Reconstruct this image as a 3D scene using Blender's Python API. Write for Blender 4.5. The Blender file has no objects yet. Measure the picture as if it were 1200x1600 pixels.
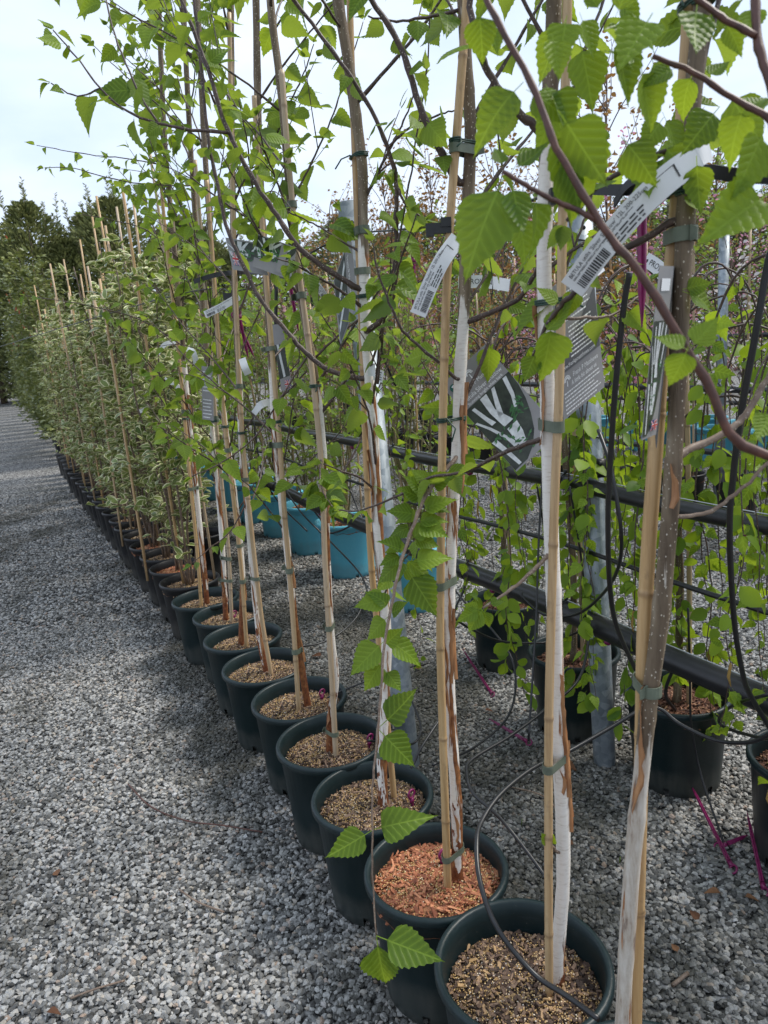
import bpy, math, random
import numpy as np
from mathutils import Vector, Matrix

random.seed(11)
RNG = np.random.default_rng(11)
scn = bpy.context.scene
COL = scn.collection

# ------------------------------------------------------------------ camera
CAM_H = 1.289
FPX = 1148.0
PITCH, ROLL = math.radians(12.9), math.radians(-4.82)
_c, _s = math.cos(PITCH), math.sin(PITCH)
_cr, _sr = math.cos(ROLL), math.sin(ROLL)
FWD = Vector((0, _c, -_s)); UP0 = Vector((0, _s, _c)); RT0 = Vector((1, 0, 0))
RC = RT0 * _cr + UP0 * _sr
UC = RT0 * (-_sr) + UP0 * _cr
cam_d = bpy.data.cameras.new('camera')
cam = bpy.data.objects.new('camera', cam_d); COL.objects.link(cam)
cam_d.sensor_fit = 'VERTICAL'; cam_d.sensor_height = 36.0; cam_d.sensor_width = 27.0
cam_d.lens = FPX / 1600 * 36.0
cam_d.clip_start = 0.02; cam_d.clip_end = 600
cam.matrix_world = Matrix(((RC.x, UC.x, -FWD.x, 0), (RC.y, UC.y, -FWD.y, 0), (RC.z, UC.z, -FWD.z, CAM_H), (0, 0, 0, 1)))
cam_d.dof.use_dof = True; cam_d.dof.focus_distance = 1.75; cam_d.dof.aperture_fstop = 11.5
scn.camera = cam

# ------------------------------------------------------------------ sky, sun, exposure
SUN_EL, SUN_AZ = math.radians(52), math.radians(74)      # azimuth from +Y towards +X
world = bpy.data.worlds.new('World'); scn.world = world; world.use_nodes = True
wn = world.node_tree.nodes; wl = world.node_tree.links; wn.clear()
w_out = wn.new('ShaderNodeOutputWorld'); w_bg = wn.new('ShaderNodeBackground')
w_sky = wn.new('ShaderNodeTexSky'); w_sky.sky_type = 'NISHITA'; w_sky.sun_disc = False
w_sky.sun_elevation = SUN_EL; w_sky.sun_rotation = SUN_AZ; w_sky.altitude = 50; w_sky.air_density = 1.0; w_sky.dust_density = 2.0
w_tc = wn.new('ShaderNodeTexCoord'); w_map = wn.new('ShaderNodeMapping'); w_map.inputs['Scale'].default_value = (1.6, 1.6, 4.2)
w_no = wn.new('ShaderNodeTexNoise'); w_no.inputs['Scale'].default_value = 1.9; w_no.inputs['Detail'].default_value = 7; w_no.inputs['Roughness'].default_value = 0.55
w_cr = wn.new('ShaderNodeValToRGB'); w_cr.color_ramp.elements[0].position = 0.30; w_cr.color_ramp.elements[1].position = 0.62
w_cr.color_ramp.elements[0].color = (0.86, 0.86, 0.86, 1); w_cr.color_ramp.elements[1].color = (0.99, 0.99, 0.99, 1)
w_n2 = wn.new('ShaderNodeTexNoise'); w_n2.inputs['Scale'].default_value = 3.0; w_n2.inputs['Detail'].default_value = 8
w_c2 = wn.new('ShaderNodeValToRGB'); w_c2.color_ramp.elements[0].position = 0.32; w_c2.color_ramp.elements[1].position = 0.68
w_c2.color_ramp.elements[0].color = (5.4, 6.5, 8.3, 1); w_c2.color_ramp.elements[1].color = (6.7, 7.5, 8.8, 1)
w_mx = wn.new('ShaderNodeMix'); w_mx.data_type = 'RGBA'
w_bg.inputs['Strength'].default_value = 0.056
wl.new(w_tc.outputs['Generated'], w_map.inputs['Vector']); wl.new(w_map.outputs['Vector'], w_no.inputs['Vector']); wl.new(w_map.outputs['Vector'], w_n2.inputs['Vector'])
wl.new(w_no.outputs['Fac'], w_cr.inputs['Fac']); wl.new(w_n2.outputs['Fac'], w_c2.inputs['Fac'])
wl.new(w_cr.outputs['Color'], w_mx.inputs['Factor']); wl.new(w_sky.outputs['Color'], w_mx.inputs['A']); wl.new(w_c2.outputs['Color'], w_mx.inputs['B'])
wl.new(w_mx.outputs['Result'], w_bg.inputs['Color']); wl.new(w_bg.outputs['Background'], w_out.inputs['Surface'])

sun_d = bpy.data.lights.new('sun', 'SUN'); sun_d.energy = 1.5; sun_d.angle = math.radians(20); sun_d.color = (1.0, 0.95, 0.87)
sun = bpy.data.objects.new('sun', sun_d); COL.objects.link(sun)
sdir = Vector((math.sin(SUN_AZ) * math.cos(SUN_EL), math.cos(SUN_AZ) * math.cos(SUN_EL), math.sin(SUN_EL)))
sun.rotation_euler = sdir.to_track_quat('Z', 'Y').to_euler(); sun.location = sdir * 20

scn.view_settings.view_transform = 'Standard'; scn.view_settings.look = 'None'
scn.view_settings.exposure = 1.42; scn.view_settings.gamma = 1.0; scn.view_settings.use_curve_mapping = False
scn.render.engine = 'CYCLES'
scn.cycles.use_denoising = True
scn.cycles.max_bounces = 8; scn.cycles.diffuse_bounces = 3; scn.cycles.glossy_bounces = 2; scn.cycles.transmission_bounces = 3
scn.cycles.transparent_max_bounces = 4; scn.cycles.caustics_reflective = False; scn.cycles.caustics_refractive = False

# ------------------------------------------------------------------ helpers
def ray(px, py):
    return FWD * FPX + RC * (px - 600) - UC * (py - 800)
def at(px, py, Y):
    """point seen at (px, py) of the photograph, Y metres in front of the camera"""
    d = ray(px, py); p = d * (Y / d.y); p.z += CAM_H
    return p
def gnd(px, py, z=0.0):
    d = ray(px, py); p = d * ((z - CAM_H) / d.z); p.z = z
    return p
U_ = Vector((-0.430, 0.903, 0)); V_ = Vector((0.903, 0.430, 0))          # along the rows / across them
def row(t, s, z=0.0):
    return U_ * t + V_ * s + Vector((0, 0, z))
def rnd(a, b): return random.uniform(a, b)

class MB:
    def __init__(s): s.v = []; s.f = []; s.m = []
    def add(s, V, F, m=0):
        o = len(s.v); s.v.extend(tuple(p) for p in V); s.f.extend(tuple(i + o for i in q) for q in F); s.m.extend([m] * len(F))
    def box(s, c, sz, R=None, m=0):
        c = Vector(c); P = []
        for x in (-.5, .5):
            for y in (-.5, .5):
                for z in (-.5, .5):
                    q = Vector((x * sz[0], y * sz[1], z * sz[2])); P.append(c + (R @ q if R else q))
        s.add(P, [(0, 1, 3, 2), (4, 6, 7, 5), (0, 4, 5, 1), (2, 3, 7, 6), (0, 2, 6, 4), (1, 5, 7, 3)], m)
    def tube(s, pts, rad, n=8, m=0, cap=True, flat=1.0):
        pts = [Vector(p) for p in pts]; N = len(pts)
        if not hasattr(rad, '__len__'): rad = [rad] * N
        t = (pts[1] - pts[0]).normalized()
        a = t.orthogonal().normalized()
        V = []; 
        for i in range(N):
            t2 = (pts[min(i + 1, N - 1)] - pts[max(i - 1, 0)])
            t2 = t2.normalized() if t2.length > 1e-9 else t
            q = t.rotation_difference(t2); a = (q @ a); a = (a - t2 * a.dot(t2)).normalized(); t = t2
            b = t.cross(a)
            for k in range(n):
                th = 2 * math.pi * k / n
                V.append(pts[i] + (a * math.cos(th) * flat + b * math.sin(th)) * rad[i])
        F = [(i * n + k, i * n + (k + 1) % n, (i + 1) * n + (k + 1) % n, (i + 1) * n + k) for i in range(N - 1) for k in range(n)]
        if cap: F.append(tuple(range(n - 1, -1, -1))); F.append(tuple((N - 1) * n + k for k in range(n)))
        s.add(V, F, m)
    def lathe(s, prof, n=40, c=(0, 0, 0), m=0, skip=None, close=True):
        c = Vector(c); V = []
        for r, z in prof:
            for k in range(n):
                th = 2 * math.pi * k / n; V.append(c + Vector((r * math.cos(th), r * math.sin(th), z)))
        F = []
        for i in range(len(prof) - 1):
            for k in range(n):
                if skip and skip(i, k): continue
                F.append((i * n + k, i * n + (k + 1) % n, (i + 1) * n + (k + 1) % n, (i + 1) * n + k))
        if close: F.append(tuple(range(n - 1, -1, -1)))
        s.add(V, F, m)
    def mesh(s, name, mats, smooth=True, attr=None):
        me = bpy.data.meshes.new(name); me.from_pydata(s.v, [], s.f)
        for m in (mats if isinstance(mats, (list, tuple)) else [mats]): me.materials.append(m)
        me.polygons.foreach_set('material_index', s.m)
        me.polygons.foreach_set('use_smooth', [smooth] * len(s.f))
        if attr:
            for k, vals in attr.items():
                A = me.attributes.new(k, 'FLOAT', 'POINT'); A.data.foreach_set('value', np.asarray(vals, dtype=np.float32))
        me.update(); return me

def link(name, me, parent=None, M=None):
    o = bpy.data.objects.new(name, me); COL.objects.link(o)
    if M is not None: o.matrix_basis = M
    if parent is not None:
        o.parent = parent
        if parent.get('_base'): pass
        o.matrix_parent_inverse = PW.get(parent.name, Matrix.Identity(4)).inverted()
    PW[o.name] = (M if M is not None else Matrix.Identity(4))
    return o
PW = {}      # world matrices of everything built so far
def tag(o, label, cat, group=None):
    o['label'] = label; o['category'] = cat
    if group: o['group'] = group
    return o
def thing(name, label, cat, loc=(0, 0, 0), group=None, rz=0.0):
    M = Matrix.Translation(Vector(loc)) @ Matrix.Rotation(rz, 4, 'Z')
    o = bpy.data.objects.new(name, None); COL.objects.link(o); o.matrix_basis = M; o.empty_display_size = 0.05
    PW[o.name] = M
    return tag(o, label, cat, group)
def local(name, me, parent, M=None):
    """a part whose mesh is written in its thing's own coordinates"""
    o = bpy.data.objects.new(name, me); COL.objects.link(o); o.parent = parent
    if M is not None: o.matrix_basis = M
    PW[o.name] = PW[parent.name] @ (M if M is not None else Matrix.Identity(4))
    return o
def cat_rom(P, n=6):
    P = [Vector(p) for p in P]
    if len(P) < 3: return [P[0].lerp(P[-1], i / n) for i in range(n + 1)]
    Q = [P[0] * 2 - P[1]] + P + [P[-1] * 2 - P[-2]]; out = []
    for i in range(1, len(Q) - 2):
        a, b, c, d = Q[i - 1], Q[i], Q[i + 1], Q[i + 2]
        for k in range(n):
            t = k / n
            out.append(0.5 * ((2 * b) + (c - a) * t + (2 * a - 5 * b + 4 * c - d) * t * t + (3 * b - a - 3 * c + d) * t ** 3))
    out.append(P[-1]); return out
ORD = ['first', 'second', 'third', 'fourth', 'fifth', 'sixth', 'seventh', 'eighth', 'ninth', 'tenth', 'eleventh', 'twelfth', 'thirteenth', 'fourteenth', 'fifteenth', 'sixteenth', 'seventeenth', 'eighteenth', 'nineteenth', 'twentieth', 'twenty-first', 'twenty-second', 'twenty-third', 'twenty-fourth', 'twenty-fifth', 'twenty-sixth', 'twenty-seventh', 'twenty-eighth']

# ------------------------------------------------------------------ materials
def mat(name):
    m = bpy.data.materials.new(name); m.use_nodes = True
    nt = m.node_tree; b = nt.nodes['Principled BSDF']
    return m, nt.nodes, nt.links, b
def ramp(N, L, src, stops):
    r = N.new('ShaderNodeValToRGB'); e = r.color_ramp.elements
    while len(e) < len(stops): e.new(0.5)
    for i, (p, c) in enumerate(stops): e[i].position = p; e[i].color = (*c, 1) if len(c) == 3 else c
    L.new(src, r.inputs['Fac']); return r.outputs['Color']
def noise(N, L, scale, detail=4, rough=0.55, vec=None, sc3=None):
    n = N.new('ShaderNodeTexNoise'); n.inputs['Scale'].default_value = scale; n.inputs['Detail'].default_value = detail; n.inputs['Roughness'].default_value = rough
    if vec is None:
        tc = N.new('ShaderNodeTexCoord'); vec = tc.outputs['Object']
    if sc3:
        mp = N.new('ShaderNodeMapping'); mp.inputs['Scale'].default_value = sc3; L.new(vec, mp.inputs['Vector']); vec = mp.outputs['Vector']
    L.new(vec, n.inputs['Vector']); return n.outputs['Fac']
def mixc(N, L, fac, a, b, mode='MIX'):
    m = N.new('ShaderNodeMix'); m.data_type = 'RGBA'; m.blend_type = mode
    for sock, val in (('Factor', fac), ('A', a), ('B', b)):
        if isinstance(val, (int, float)): m.inputs[sock].default_value = val
        elif isinstance(val, tuple): m.inputs[sock].default_value = (*val, 1)
        else: L.new(val, m.inputs[sock])
    return m.outputs['Result']
def math_(N, L, op, a, b=None, c=None):
    m = N.new('ShaderNodeMath'); m.operation = op
    for i, v in enumerate((a, b, c)):
        if v is None: continue
        if isinstance(v, (int, float)): m.inputs[i].default_value = v
        else: L.new(v, m.inputs[i])
    return m.outputs[0]
def bump(N, L, b, h, strength=0.4, dist=0.002):
    bp = N.new('ShaderNodeBump'); bp.inputs['Strength'].default_value = strength; bp.inputs['Distance'].default_value = dist
    L.new(h, bp.inputs['Height']); L.new(bp.outputs['Normal'], b.inputs['Normal'])
def plain(name, col, rough=0.5, var=0.15, scale=25, spec=0.5, metal=0.0, bmp=0.0):
    m, N, L, b = mat(name)
    n = noise(N, L, scale, 5)
    lo = tuple(max(0, c * (1 - var)) for c in col); hi = tuple(min(1, c * (1 + var)) for c in col)
    L.new(ramp(N, L, n, [(0.3, lo), (0.7, hi)]), b.inputs['Base Color'])
    b.inputs['Roughness'].default_value = rough; b.inputs['Specular IOR Level'].default_value = spec; b.inputs['Metallic'].default_value = metal
    if bmp: bump(N, L, b, n, bmp, 0.001)
    return m
def attr(N, name):
    a = N.new('ShaderNodeAttribute'); a.attribute_name = name; return a.outputs['Fac']

def leaf_mat(name, dark, light, trans, veins=7.0, tmix=0.42, back=None, gloss=0.42):
    m, N, L, b = mat(name)
    oi = N.new('ShaderNodeObjectInfo')
    r = math_(N, L, 'FRACT', math_(N, L, 'ADD', oi.outputs['Random'], attr(N, 'tint')))
    col = ramp(N, L, r, [(0.0, dark), (0.55, tuple((a + c) / 2 for a, c in zip(dark, light))), (1.0, light)])
    h = None
    if veins:
        tc = N.new('ShaderNodeTexCoord'); sp = N.new('ShaderNodeSeparateXYZ'); L.new(tc.outputs['Object'], sp.inputs[0])
        ax = math_(N, L, 'ABSOLUTE', sp.outputs['X'])
        ph = math_(N, L, 'MULTIPLY', math_(N, L, 'SUBTRACT', sp.outputs['Y'], math_(N, L, 'MULTIPLY', ax, 0.85)), veins * 2 * math.pi)
        h = math_(N, L, 'POWER', math_(N, L, 'ABSOLUTE', math_(N, L, 'SINE', math_(N, L, 'MULTIPLY', ph, 0.5))), 0.45)
        mid = math_(N, L, 'LESS_THAN', ax, 0.014)
        h2 = math_(N, L, 'MULTIPLY', h, math_(N, L, 'SUBTRACT', 1.0, mid))
        col = mixc(N, L, math_(N, L, 'MULTIPLY', math_(N, L, 'SUBTRACT', 1.0, h2), 0.5), col, tuple(min(1, c * 1.5 + 0.015) for c in light))
        bump(N, L, b, h2, 0.6, 0.0016)
    if back:
        ge = N.new('ShaderNodeNewGeometry'); col = mixc(N, L, ge.outputs['Backfacing'], col, back)
    L.new(col, b.inputs['Base Color']); b.inputs['Roughness'].default_value = gloss; b.inputs['Specular IOR Level'].default_value = 0.22
    t = N.new('ShaderNodeBsdfTranslucent'); L.new(mixc(N, L, 0.55, col, trans), t.inputs['Color'])
    ms = N.new('ShaderNodeMixShader'); ms.inputs[0].default_value = tmix
    L.new(b.outputs[0], ms.inputs[1]); L.new(t.outputs[0], ms.inputs[2]); L.new(ms.outputs[0], N['Material Output'].inputs['Surface'])
    return m

M = {}
M['birch_leaf'] = leaf_mat('birch leaf', (0.040, 0.105, 0.016), (0.205, 0.310, 0.034), (0.48, 0.60, 0.02), back=(0.135, 0.215, 0.065), tmix=0.48)
M['weep_leaf'] = leaf_mat('weeping birch leaf', (0.070, 0.150, 0.018), (0.235, 0.345, 0.034), (0.48, 0.62, 0.02), veins=5.0)
M['small_leaf'] = leaf_mat('small leaf', (0.10, 0.19, 0.035), (0.23, 0.31, 0.06), (0.36, 0.48, 0.05), veins=0)
M['var_green'] = leaf_mat('variegated leaf centre', (0.085, 0.130, 0.036), (0.240, 0.290, 0.085), (0.34, 0.40, 0.07), veins=0, tmix=0.2, gloss=0.34)
M['var_cream'] = leaf_mat('variegated leaf margin', (0.62, 0.60, 0.32), (0.83, 0.80, 0.53), (0.66, 0.62, 0.28), veins=0, tmix=0.2, gloss=0.4)
M['green_leaf'] = leaf_mat('glossy green leaf', (0.080, 0.108, 0.034), (0.230, 0.245, 0.085), (0.26, 0.30, 0.06), veins=0, tmix=0.22, gloss=0.32)
M['red_leaf'] = leaf_mat('red young leaf', (0.26, 0.06, 0.035), (0.40, 0.12, 0.06), (0.5, 0.12, 0.05), veins=0, tmix=0.25)
M['brown_leaf'] = leaf_mat('bronze young leaf', (0.20, 0.10, 0.035), (0.34, 0.19, 0.06), (0.45, 0.25, 0.07), veins=0, tmix=0.3)
M['petal'] = leaf_mat('pink petal', (0.55, 0.20, 0.32), (0.72, 0.40, 0.50), (0.75, 0.35, 0.48), veins=0, tmix=0.4)
M['white_petal'] = leaf_mat('white petal', (0.62, 0.58, 0.56), (0.76, 0.72, 0.72), (0.75, 0.7, 0.7), veins=0, tmix=0.4)
M['conifer'] = leaf_mat('conifer spray', (0.095, 0.120, 0.046), (0.280, 0.290, 0.110), (0.28, 0.30, 0.10), veins=0, tmix=0.15, gloss=0.6)
M['dead_leaf'] = leaf_mat('dead leaf', (0.12, 0.055, 0.03), (0.24, 0.12, 0.06), (0.2, 0.1, 0.05), veins=0, tmix=0.1, gloss=0.7)

def bark_mat():
    m, N, L, b = mat('birch bark')
    tc = N.new('ShaderNodeTexCoord'); v = tc.outputs['Object']
    br = attr(N, 'brown'); ba = attr(N, 'base')
    len_ = noise(N, L, 1, 3, 0.6, v, (70, 70, 330))
    white = ramp(N, L, len_, [(0.30, (0.60, 0.55, 0.47)), (0.44, (0.77, 0.73, 0.66)), (0.75, (0.83, 0.80, 0.74))])
    big = noise(N, L, 1, 4, 0.6, v, (22, 22, 6))
    white = mixc(N, L, math_(N, L, 'MULTIPLY', big, 0.5), white, (0.60, 0.50, 0.43))
    white = mixc(N, L, math_(N, L, 'MULTIPLY', attr(N, 'grey'), 0.9), white, ramp(N, L, noise(N, L, 1, 6, 0.7, v, (85, 85, 13)), [(0.34, (0.13, 0.075, 0.045)), (0.42, (0.36, 0.29, 0.22)), (0.58, (0.50, 0.45, 0.38)), (0.8, (0.66, 0.62, 0.56))]))
    peel = noise(N, L, 1, 5, 0.55, v, (46, 46, 3.4))
    pm = ramp(N, L, math_(N, L, 'ADD', peel, math_(N, L, 'MULTIPLY', ba, 0.16)), [(0.552, (0, 0, 0)), (0.572, (1, 1, 1))])
    pc = ramp(N, L, noise(N, L, 60, 4, 0.6, v), [(0.3, (0.13, 0.045, 0.018)), (0.7, (0.36, 0.155, 0.055))])
    white = mixc(N, L, pm, white, pc)
    # horizontal scars
    sc = ramp(N, L, noise(N, L, 1, 4, 0.5, v, (9, 9, 55)), [(0.70, (0, 0, 0)), (0.74, (1, 1, 1))])
    white = mixc(N, L, math_(N, L, 'MULTIPLY', sc, 0.7), white, (0.10, 0.06, 0.04))
    # brown young bark with white lenticels
    vo = N.new('ShaderNodeTexVoronoi'); vo.inputs['Scale'].default_value = 1.0; vo.inputs['Randomness'].default_value = 1.0
    mp = N.new('ShaderNodeMapping'); mp.inputs['Scale'].default_value = (250, 250, 150); L.new(v, mp.inputs['Vector']); L.new(mp.outputs['Vector'], vo.inputs['Vector'])
    dots = ramp(N, L, vo.outputs['Distance'], [(0.13, (1, 1, 1)), (0.20, (0, 0, 0))])
    bc = ramp(N, L, noise(N, L, 1, 5, 0.6, v, (60, 60, 8)), [(0.3, (0.075, 0.050, 0.032)), (0.55, (0.17, 0.125, 0.080)), (0.78, (0.34, 0.28, 0.20))])
    bc = mixc(N, L, math_(N, L, 'MULTIPLY', dots, 0.85), bc, (0.68, 0.60, 0.48))
    edge = math_(N, L, 'ADD', br, math_(N, L, 'MULTIPLY', math_(N, L, 'SUBTRACT', peel, 0.5), 2.2))
    em = ramp(N, L, edge, [(0.46, (0, 0, 0)), (0.54, (1, 1, 1))])
    col = mixc(N, L, em, white, bc)
    # reddish flaky foot
    fl = noise(N, L, 1, 5, 0.6, v, (75, 75, 30))
    fm = ramp(N, L, math_(N, L, 'ADD', fl, math_(N, L, 'MULTIPLY', math_(N, L, 'SUBTRACT', ba, 0.62), 0.45)), [(0.53, (0, 0, 0)), (0.56, (1, 1, 1))])
    fc = ramp(N, L, noise(N, L, 120, 4, 0.6, v), [(0.3, (0.10, 0.028, 0.014)), (0.7, (0.27, 0.095, 0.035))])
    col = mixc(N, L, fm, col, fc)
    L.new(col, b.inputs['Base Color']); b.inputs['Roughness'].default_value = 0.62; b.inputs['Specular IOR Level'].default_value = 0.3
    hh = math_(N, L, 'ADD', math_(N, L, 'MULTIPLY', len_, 0.4), math_(N, L, 'MULTIPLY', pm, -0.8))
    bump(N, L, b, hh, 0.7, 0.0012)
    return m
M['bark'] = bark_mat()
def peel_mat():
    m, N, L, b = mat('peeling bark')
    c = ramp(N, L, noise(N, L, 1, 5, 0.6, None, (90, 90, 14)), [(0.3, (0.20, 0.075, 0.025)), (0.7, (0.48, 0.25, 0.11))])
    L.new(c, b.inputs['Base Color']); b.inputs['Roughness'].default_value = 0.6; return m
M['peel'] = peel_mat()
def twig_mat(name, lo, mid, hi, dots=True):
    m, N, L, b = mat(name)
    n = noise(N, L, 90, 4)
    c = ramp(N, L, n, [(0.3, lo), (0.6, mid), (0.8, hi)])
    if dots:
        vo = N.new('ShaderNodeTexVoronoi'); vo.inputs['Scale'].default_value = 210; tc = N.new('ShaderNodeTexCoord'); L.new(tc.outputs['Object'], vo.inputs['Vector'])
        c = mixc(N, L, math_(N, L, 'MULTIPLY', ramp(N, L, vo.outputs['Distance'], [(0.16, (1, 1, 1)), (0.24, (0, 0, 0))]), 0.6), c, (0.42, 0.36, 0.28))
    L.new(c, b.inputs['Base Color']); b.inputs['Roughness'].default_value = 0.5; bump(N, L, b, n, 0.4, 0.001); return m
M['twig'] = twig_mat('dark birch twig', (0.035, 0.020, 0.016), (0.075, 0.044, 0.032), (0.13, 0.085, 0.06))
M['twig_red'] = twig_mat('red brown twig', (0.050, 0.020, 0.014), (0.095, 0.036, 0.023), (0.15, 0.062, 0.040), False)
M['twig_grey'] = twig_mat('grey brown twig', (0.13, 0.085, 0.06), (0.22, 0.155, 0.11), (0.30, 0.23, 0.17))
M['twig_green'] = twig_mat('olive stem', (0.12, 0.095, 0.035), (0.20, 0.17, 0.07), (0.30, 0.25, 0.12), False)
M['wood'] = twig_mat('brown stem bark', (0.07, 0.042, 0.028), (0.15, 0.10, 0.065), (0.27, 0.20, 0.14), False)
M['catkin'] = plain('catkin', (0.33, 0.20, 0.05), 0.8, 0.35, 900, bmp=0.8)

def cane_mat():
    m, N, L, b = mat('bamboo cane')
    oi = N.new('ShaderNodeObjectInfo')
    g = noise(N, L, 1, 5, 0.6, None, (150, 150, 5))
    c = ramp(N, L, g, [(0.25, (0.33, 0.19, 0.075)), (0.5, (0.47, 0.295, 0.13)), (0.8, (0.59, 0.41, 0.21))])
    c2 = ramp(N, L, g, [(0.25, (0.30, 0.23, 0.16)), (0.5, (0.42, 0.34, 0.25)), (0.8, (0.50, 0.42, 0.33))])
    c = mixc(N, L, math_(N, L, 'MULTIPLY', math_(N, L, 'POWER', oi.outputs['Random'], 1.6), 0.75), c, c2)
    d = ramp(N, L, noise(N, L, 1, 5, 0.65, None, (60, 60, 30)), [(0.58, (0, 0, 0)), (0.72, (1, 1, 1))])
    c = mixc(N, L, math_(N, L, 'MULTIPLY', d, 0.45), c, (0.16, 0.10, 0.06))
    nd = attr(N, 'node'); c = mixc(N, L, math_(N, L, 'MULTIPLY', nd, 0.55), c, (0.15, 0.085, 0.045))
    L.new(c, b.inputs['Base Color']); b.inputs['Roughness'].default_value = 0.42; bump(N, L, b, g, 0.25, 0.0008); return m
M['cane'] = cane_mat()

def pot_mat(name, col, dusty, amt=0.35, rough=0.42):
    m, N, L, b = mat(name)
    n = noise(N, L, 9, 6, 0.65); n2 = noise(N, L, 1, 4, 0.6, None, (40, 40, 7))
    f = math_(N, L, 'MULTIPLY', ramp(N, L, math_(N, L, 'ADD', math_(N, L, 'MULTIPLY', n, 0.6), math_(N, L, 'MULTIPLY', n2, 0.4)), [(0.40, (0, 0, 0)), (0.72, (1, 1, 1))]), amt)
    tc = N.new('ShaderNodeTexCoord'); sp = N.new('ShaderNodeSeparateXYZ'); L.new(tc.outputs['Object'], sp.inputs[0])
    splash = ramp(N, L, math_(N, L, 'SUBTRACT', sp.outputs['Z'], math_(N, L, 'MULTIPLY', n, 0.12)), [(0.0, (1, 1, 1)), (0.04, (0, 0, 0))])
    c = mixc(N, L, f, col, dusty); sf = ramp(N, L, noise(N, L, 1, 5, 0.7, None, (14, 14, 90)), [(0.60, (0, 0, 0)), (0.66, (1, 1, 1))]); c = mixc(N, L, math_(N, L, 'MULTIPLY', math_(N, L, 'MULTIPLY', sf, n), 0.5), c, dusty); c = mixc(N, L, math_(N, L, 'MULTIPLY', math_(N, L, 'MULTIPLY', splash, n2), 0.5), c, (0.13, 0.12, 0.10))
    sp2 = ramp(N, L, noise(N, L, 260, 3, 0.6), [(0.69, (0, 0, 0)), (0.73, (1, 1, 1))])
    c = mixc(N, L, math_(N, L, 'MULTIPLY', sp2, 0.35), c, (0.22, 0.20, 0.16))
    L.new(c, b.inputs['Base Color']); b.inputs['Roughness'].default_value = rough; b.inputs['Specular IOR Level'].default_value = 0.35; bump(N, L, b, n2, 0.08, 0.001); return m
M['pot_green'] = pot_mat('dark green pot plastic', (0.0050, 0.0150, 0.0165), (0.034, 0.048, 0.052))
M['pot_black'] = pot_mat('black pot plastic', (0.010, 0.010, 0.011), (0.045, 0.045, 0.045), 0.3, 0.45)
M['pot_blue'] = pot_mat('blue pot plastic', (0.095, 0.390, 0.500), (0.19, 0.46, 0.55), 0.3, 0.45)

def soil_mat(name, a, b_, c_):
    m, N, L, b = mat(name)
    n = noise(N, L, 120, 6, 0.7)
    L.new(ramp(N, L, n, [(0.3, a), (0.5, b_), (0.72, c_)]), b.inputs['Base Color']); b.inputs['Roughness'].default_value = 0.9
    bump(N, L, b, n, 0.9, 0.006); return m
M['soil'] = soil_mat('compost', (0.018, 0.011, 0.008), (0.06, 0.034, 0.022), (0.17, 0.10, 0.055))
M['soil_red'] = soil_mat('orange bark compost', (0.07, 0.028, 0.016), (0.24, 0.095, 0.045), (0.42, 0.20, 0.09))
M['soil_brown'] = soil_mat('brown bark compost', (0.03, 0.013, 0.009), (0.095, 0.038, 0.022), (0.19, 0.085, 0.045))
def chip_mat(name, stops):
    m, N, L, b = mat(name)
    L.new(ramp(N, L, attr(N, 'tint'), stops), b.inputs['Base Color']); b.inputs['Roughness'].default_value = 0.8; return m
M['chips'] = chip_mat('chips and grit', [(0.0, (0.025, 0.016, 0.012)), (0.12, (0.085, 0.050, 0.035)), (0.30, (0.27, 0.175, 0.115)), (0.40, (0.48, 0.30, 0.115)), (0.75, (0.66, 0.45, 0.19)), (0.90, (0.74, 0.58, 0.36)), (1.0, (0.78, 0.72, 0.66))])
M['chips_red'] = chip_mat('orange bark and grit', [(0.0, (0.20, 0.065, 0.035)), (0.25, (0.42, 0.155, 0.075)), (0.42, (0.60, 0.27, 0.14)), (0.50, (0.62, 0.36, 0.13)), (0.85, (0.76, 0.53, 0.23)), (1.0, (0.80, 0.70, 0.52))])
M['chips_brown'] = chip_mat('brown bark chips', [(0.0, (0.03, 0.013, 0.009)), (0.5, (0.12, 0.048, 0.027)), (0.9, (0.24, 0.11, 0.06)), (1.0, (0.36, 0.22, 0.12))])
M['black'] = plain('black plastic', (0.012, 0.012, 0.013), 0.42, 0.3, 30)
M['pipe'] = plain('black polythene pipe', (0.016, 0.016, 0.018), 0.34, 0.35, 14, bmp=0.05)
M['rubber'] = plain('black drip tube', (0.014, 0.014, 0.015), 0.36, 0.3, 60)
M['magenta'] = plain('magenta plastic', (0.20, 0.012, 0.085), 0.38, 0.25, 80)
M['tie'] = plain('grey green tie tape', (0.115, 0.135, 0.095), 0.55, 0.2, 60)
M['tie_dark'] = plain('dark green tie', (0.012, 0.045, 0.028), 0.45, 0.2, 60)
def galv():
    m, N, L, b = mat('galvanised steel')
    vo = N.new('ShaderNodeTexVoronoi'); vo.inputs['Scale'].default_value = 55; tc = N.new('ShaderNodeTexCoord'); L.new(tc.outputs['Object'], vo.inputs['Vector'])
    n = noise(N, L, 1, 6, 0.65, None, (26, 26, 12))
    sepc = N.new('ShaderNodeSeparateColor'); L.new(vo.outputs['Color'], sepc.inputs[0])
    f = math_(N, L, 'ADD', math_(N, L, 'MULTIPLY', sepc.outputs[0], 0.25), math_(N, L, 'MULTIPLY', n, 0.75))
    L.new(ramp(N, L, f, [(0.30, (0.17, 0.20, 0.225)), (0.55, (0.29, 0.325, 0.35)), (0.75, (0.44, 0.47, 0.49))]), b.inputs['Base Color'])
    b.inputs['Metallic'].default_value = 0.55; L.new(ramp(N, L, n, [(0.3, (0.42,) * 3), (0.7, (0.62,) * 3)]), b.inputs['Roughness']); return m
M['galv'] = galv()
M['wire'] = plain('steel wire', (0.50, 0.52, 0.53), 0.35, 0.1, 50, metal=0.8)
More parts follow.
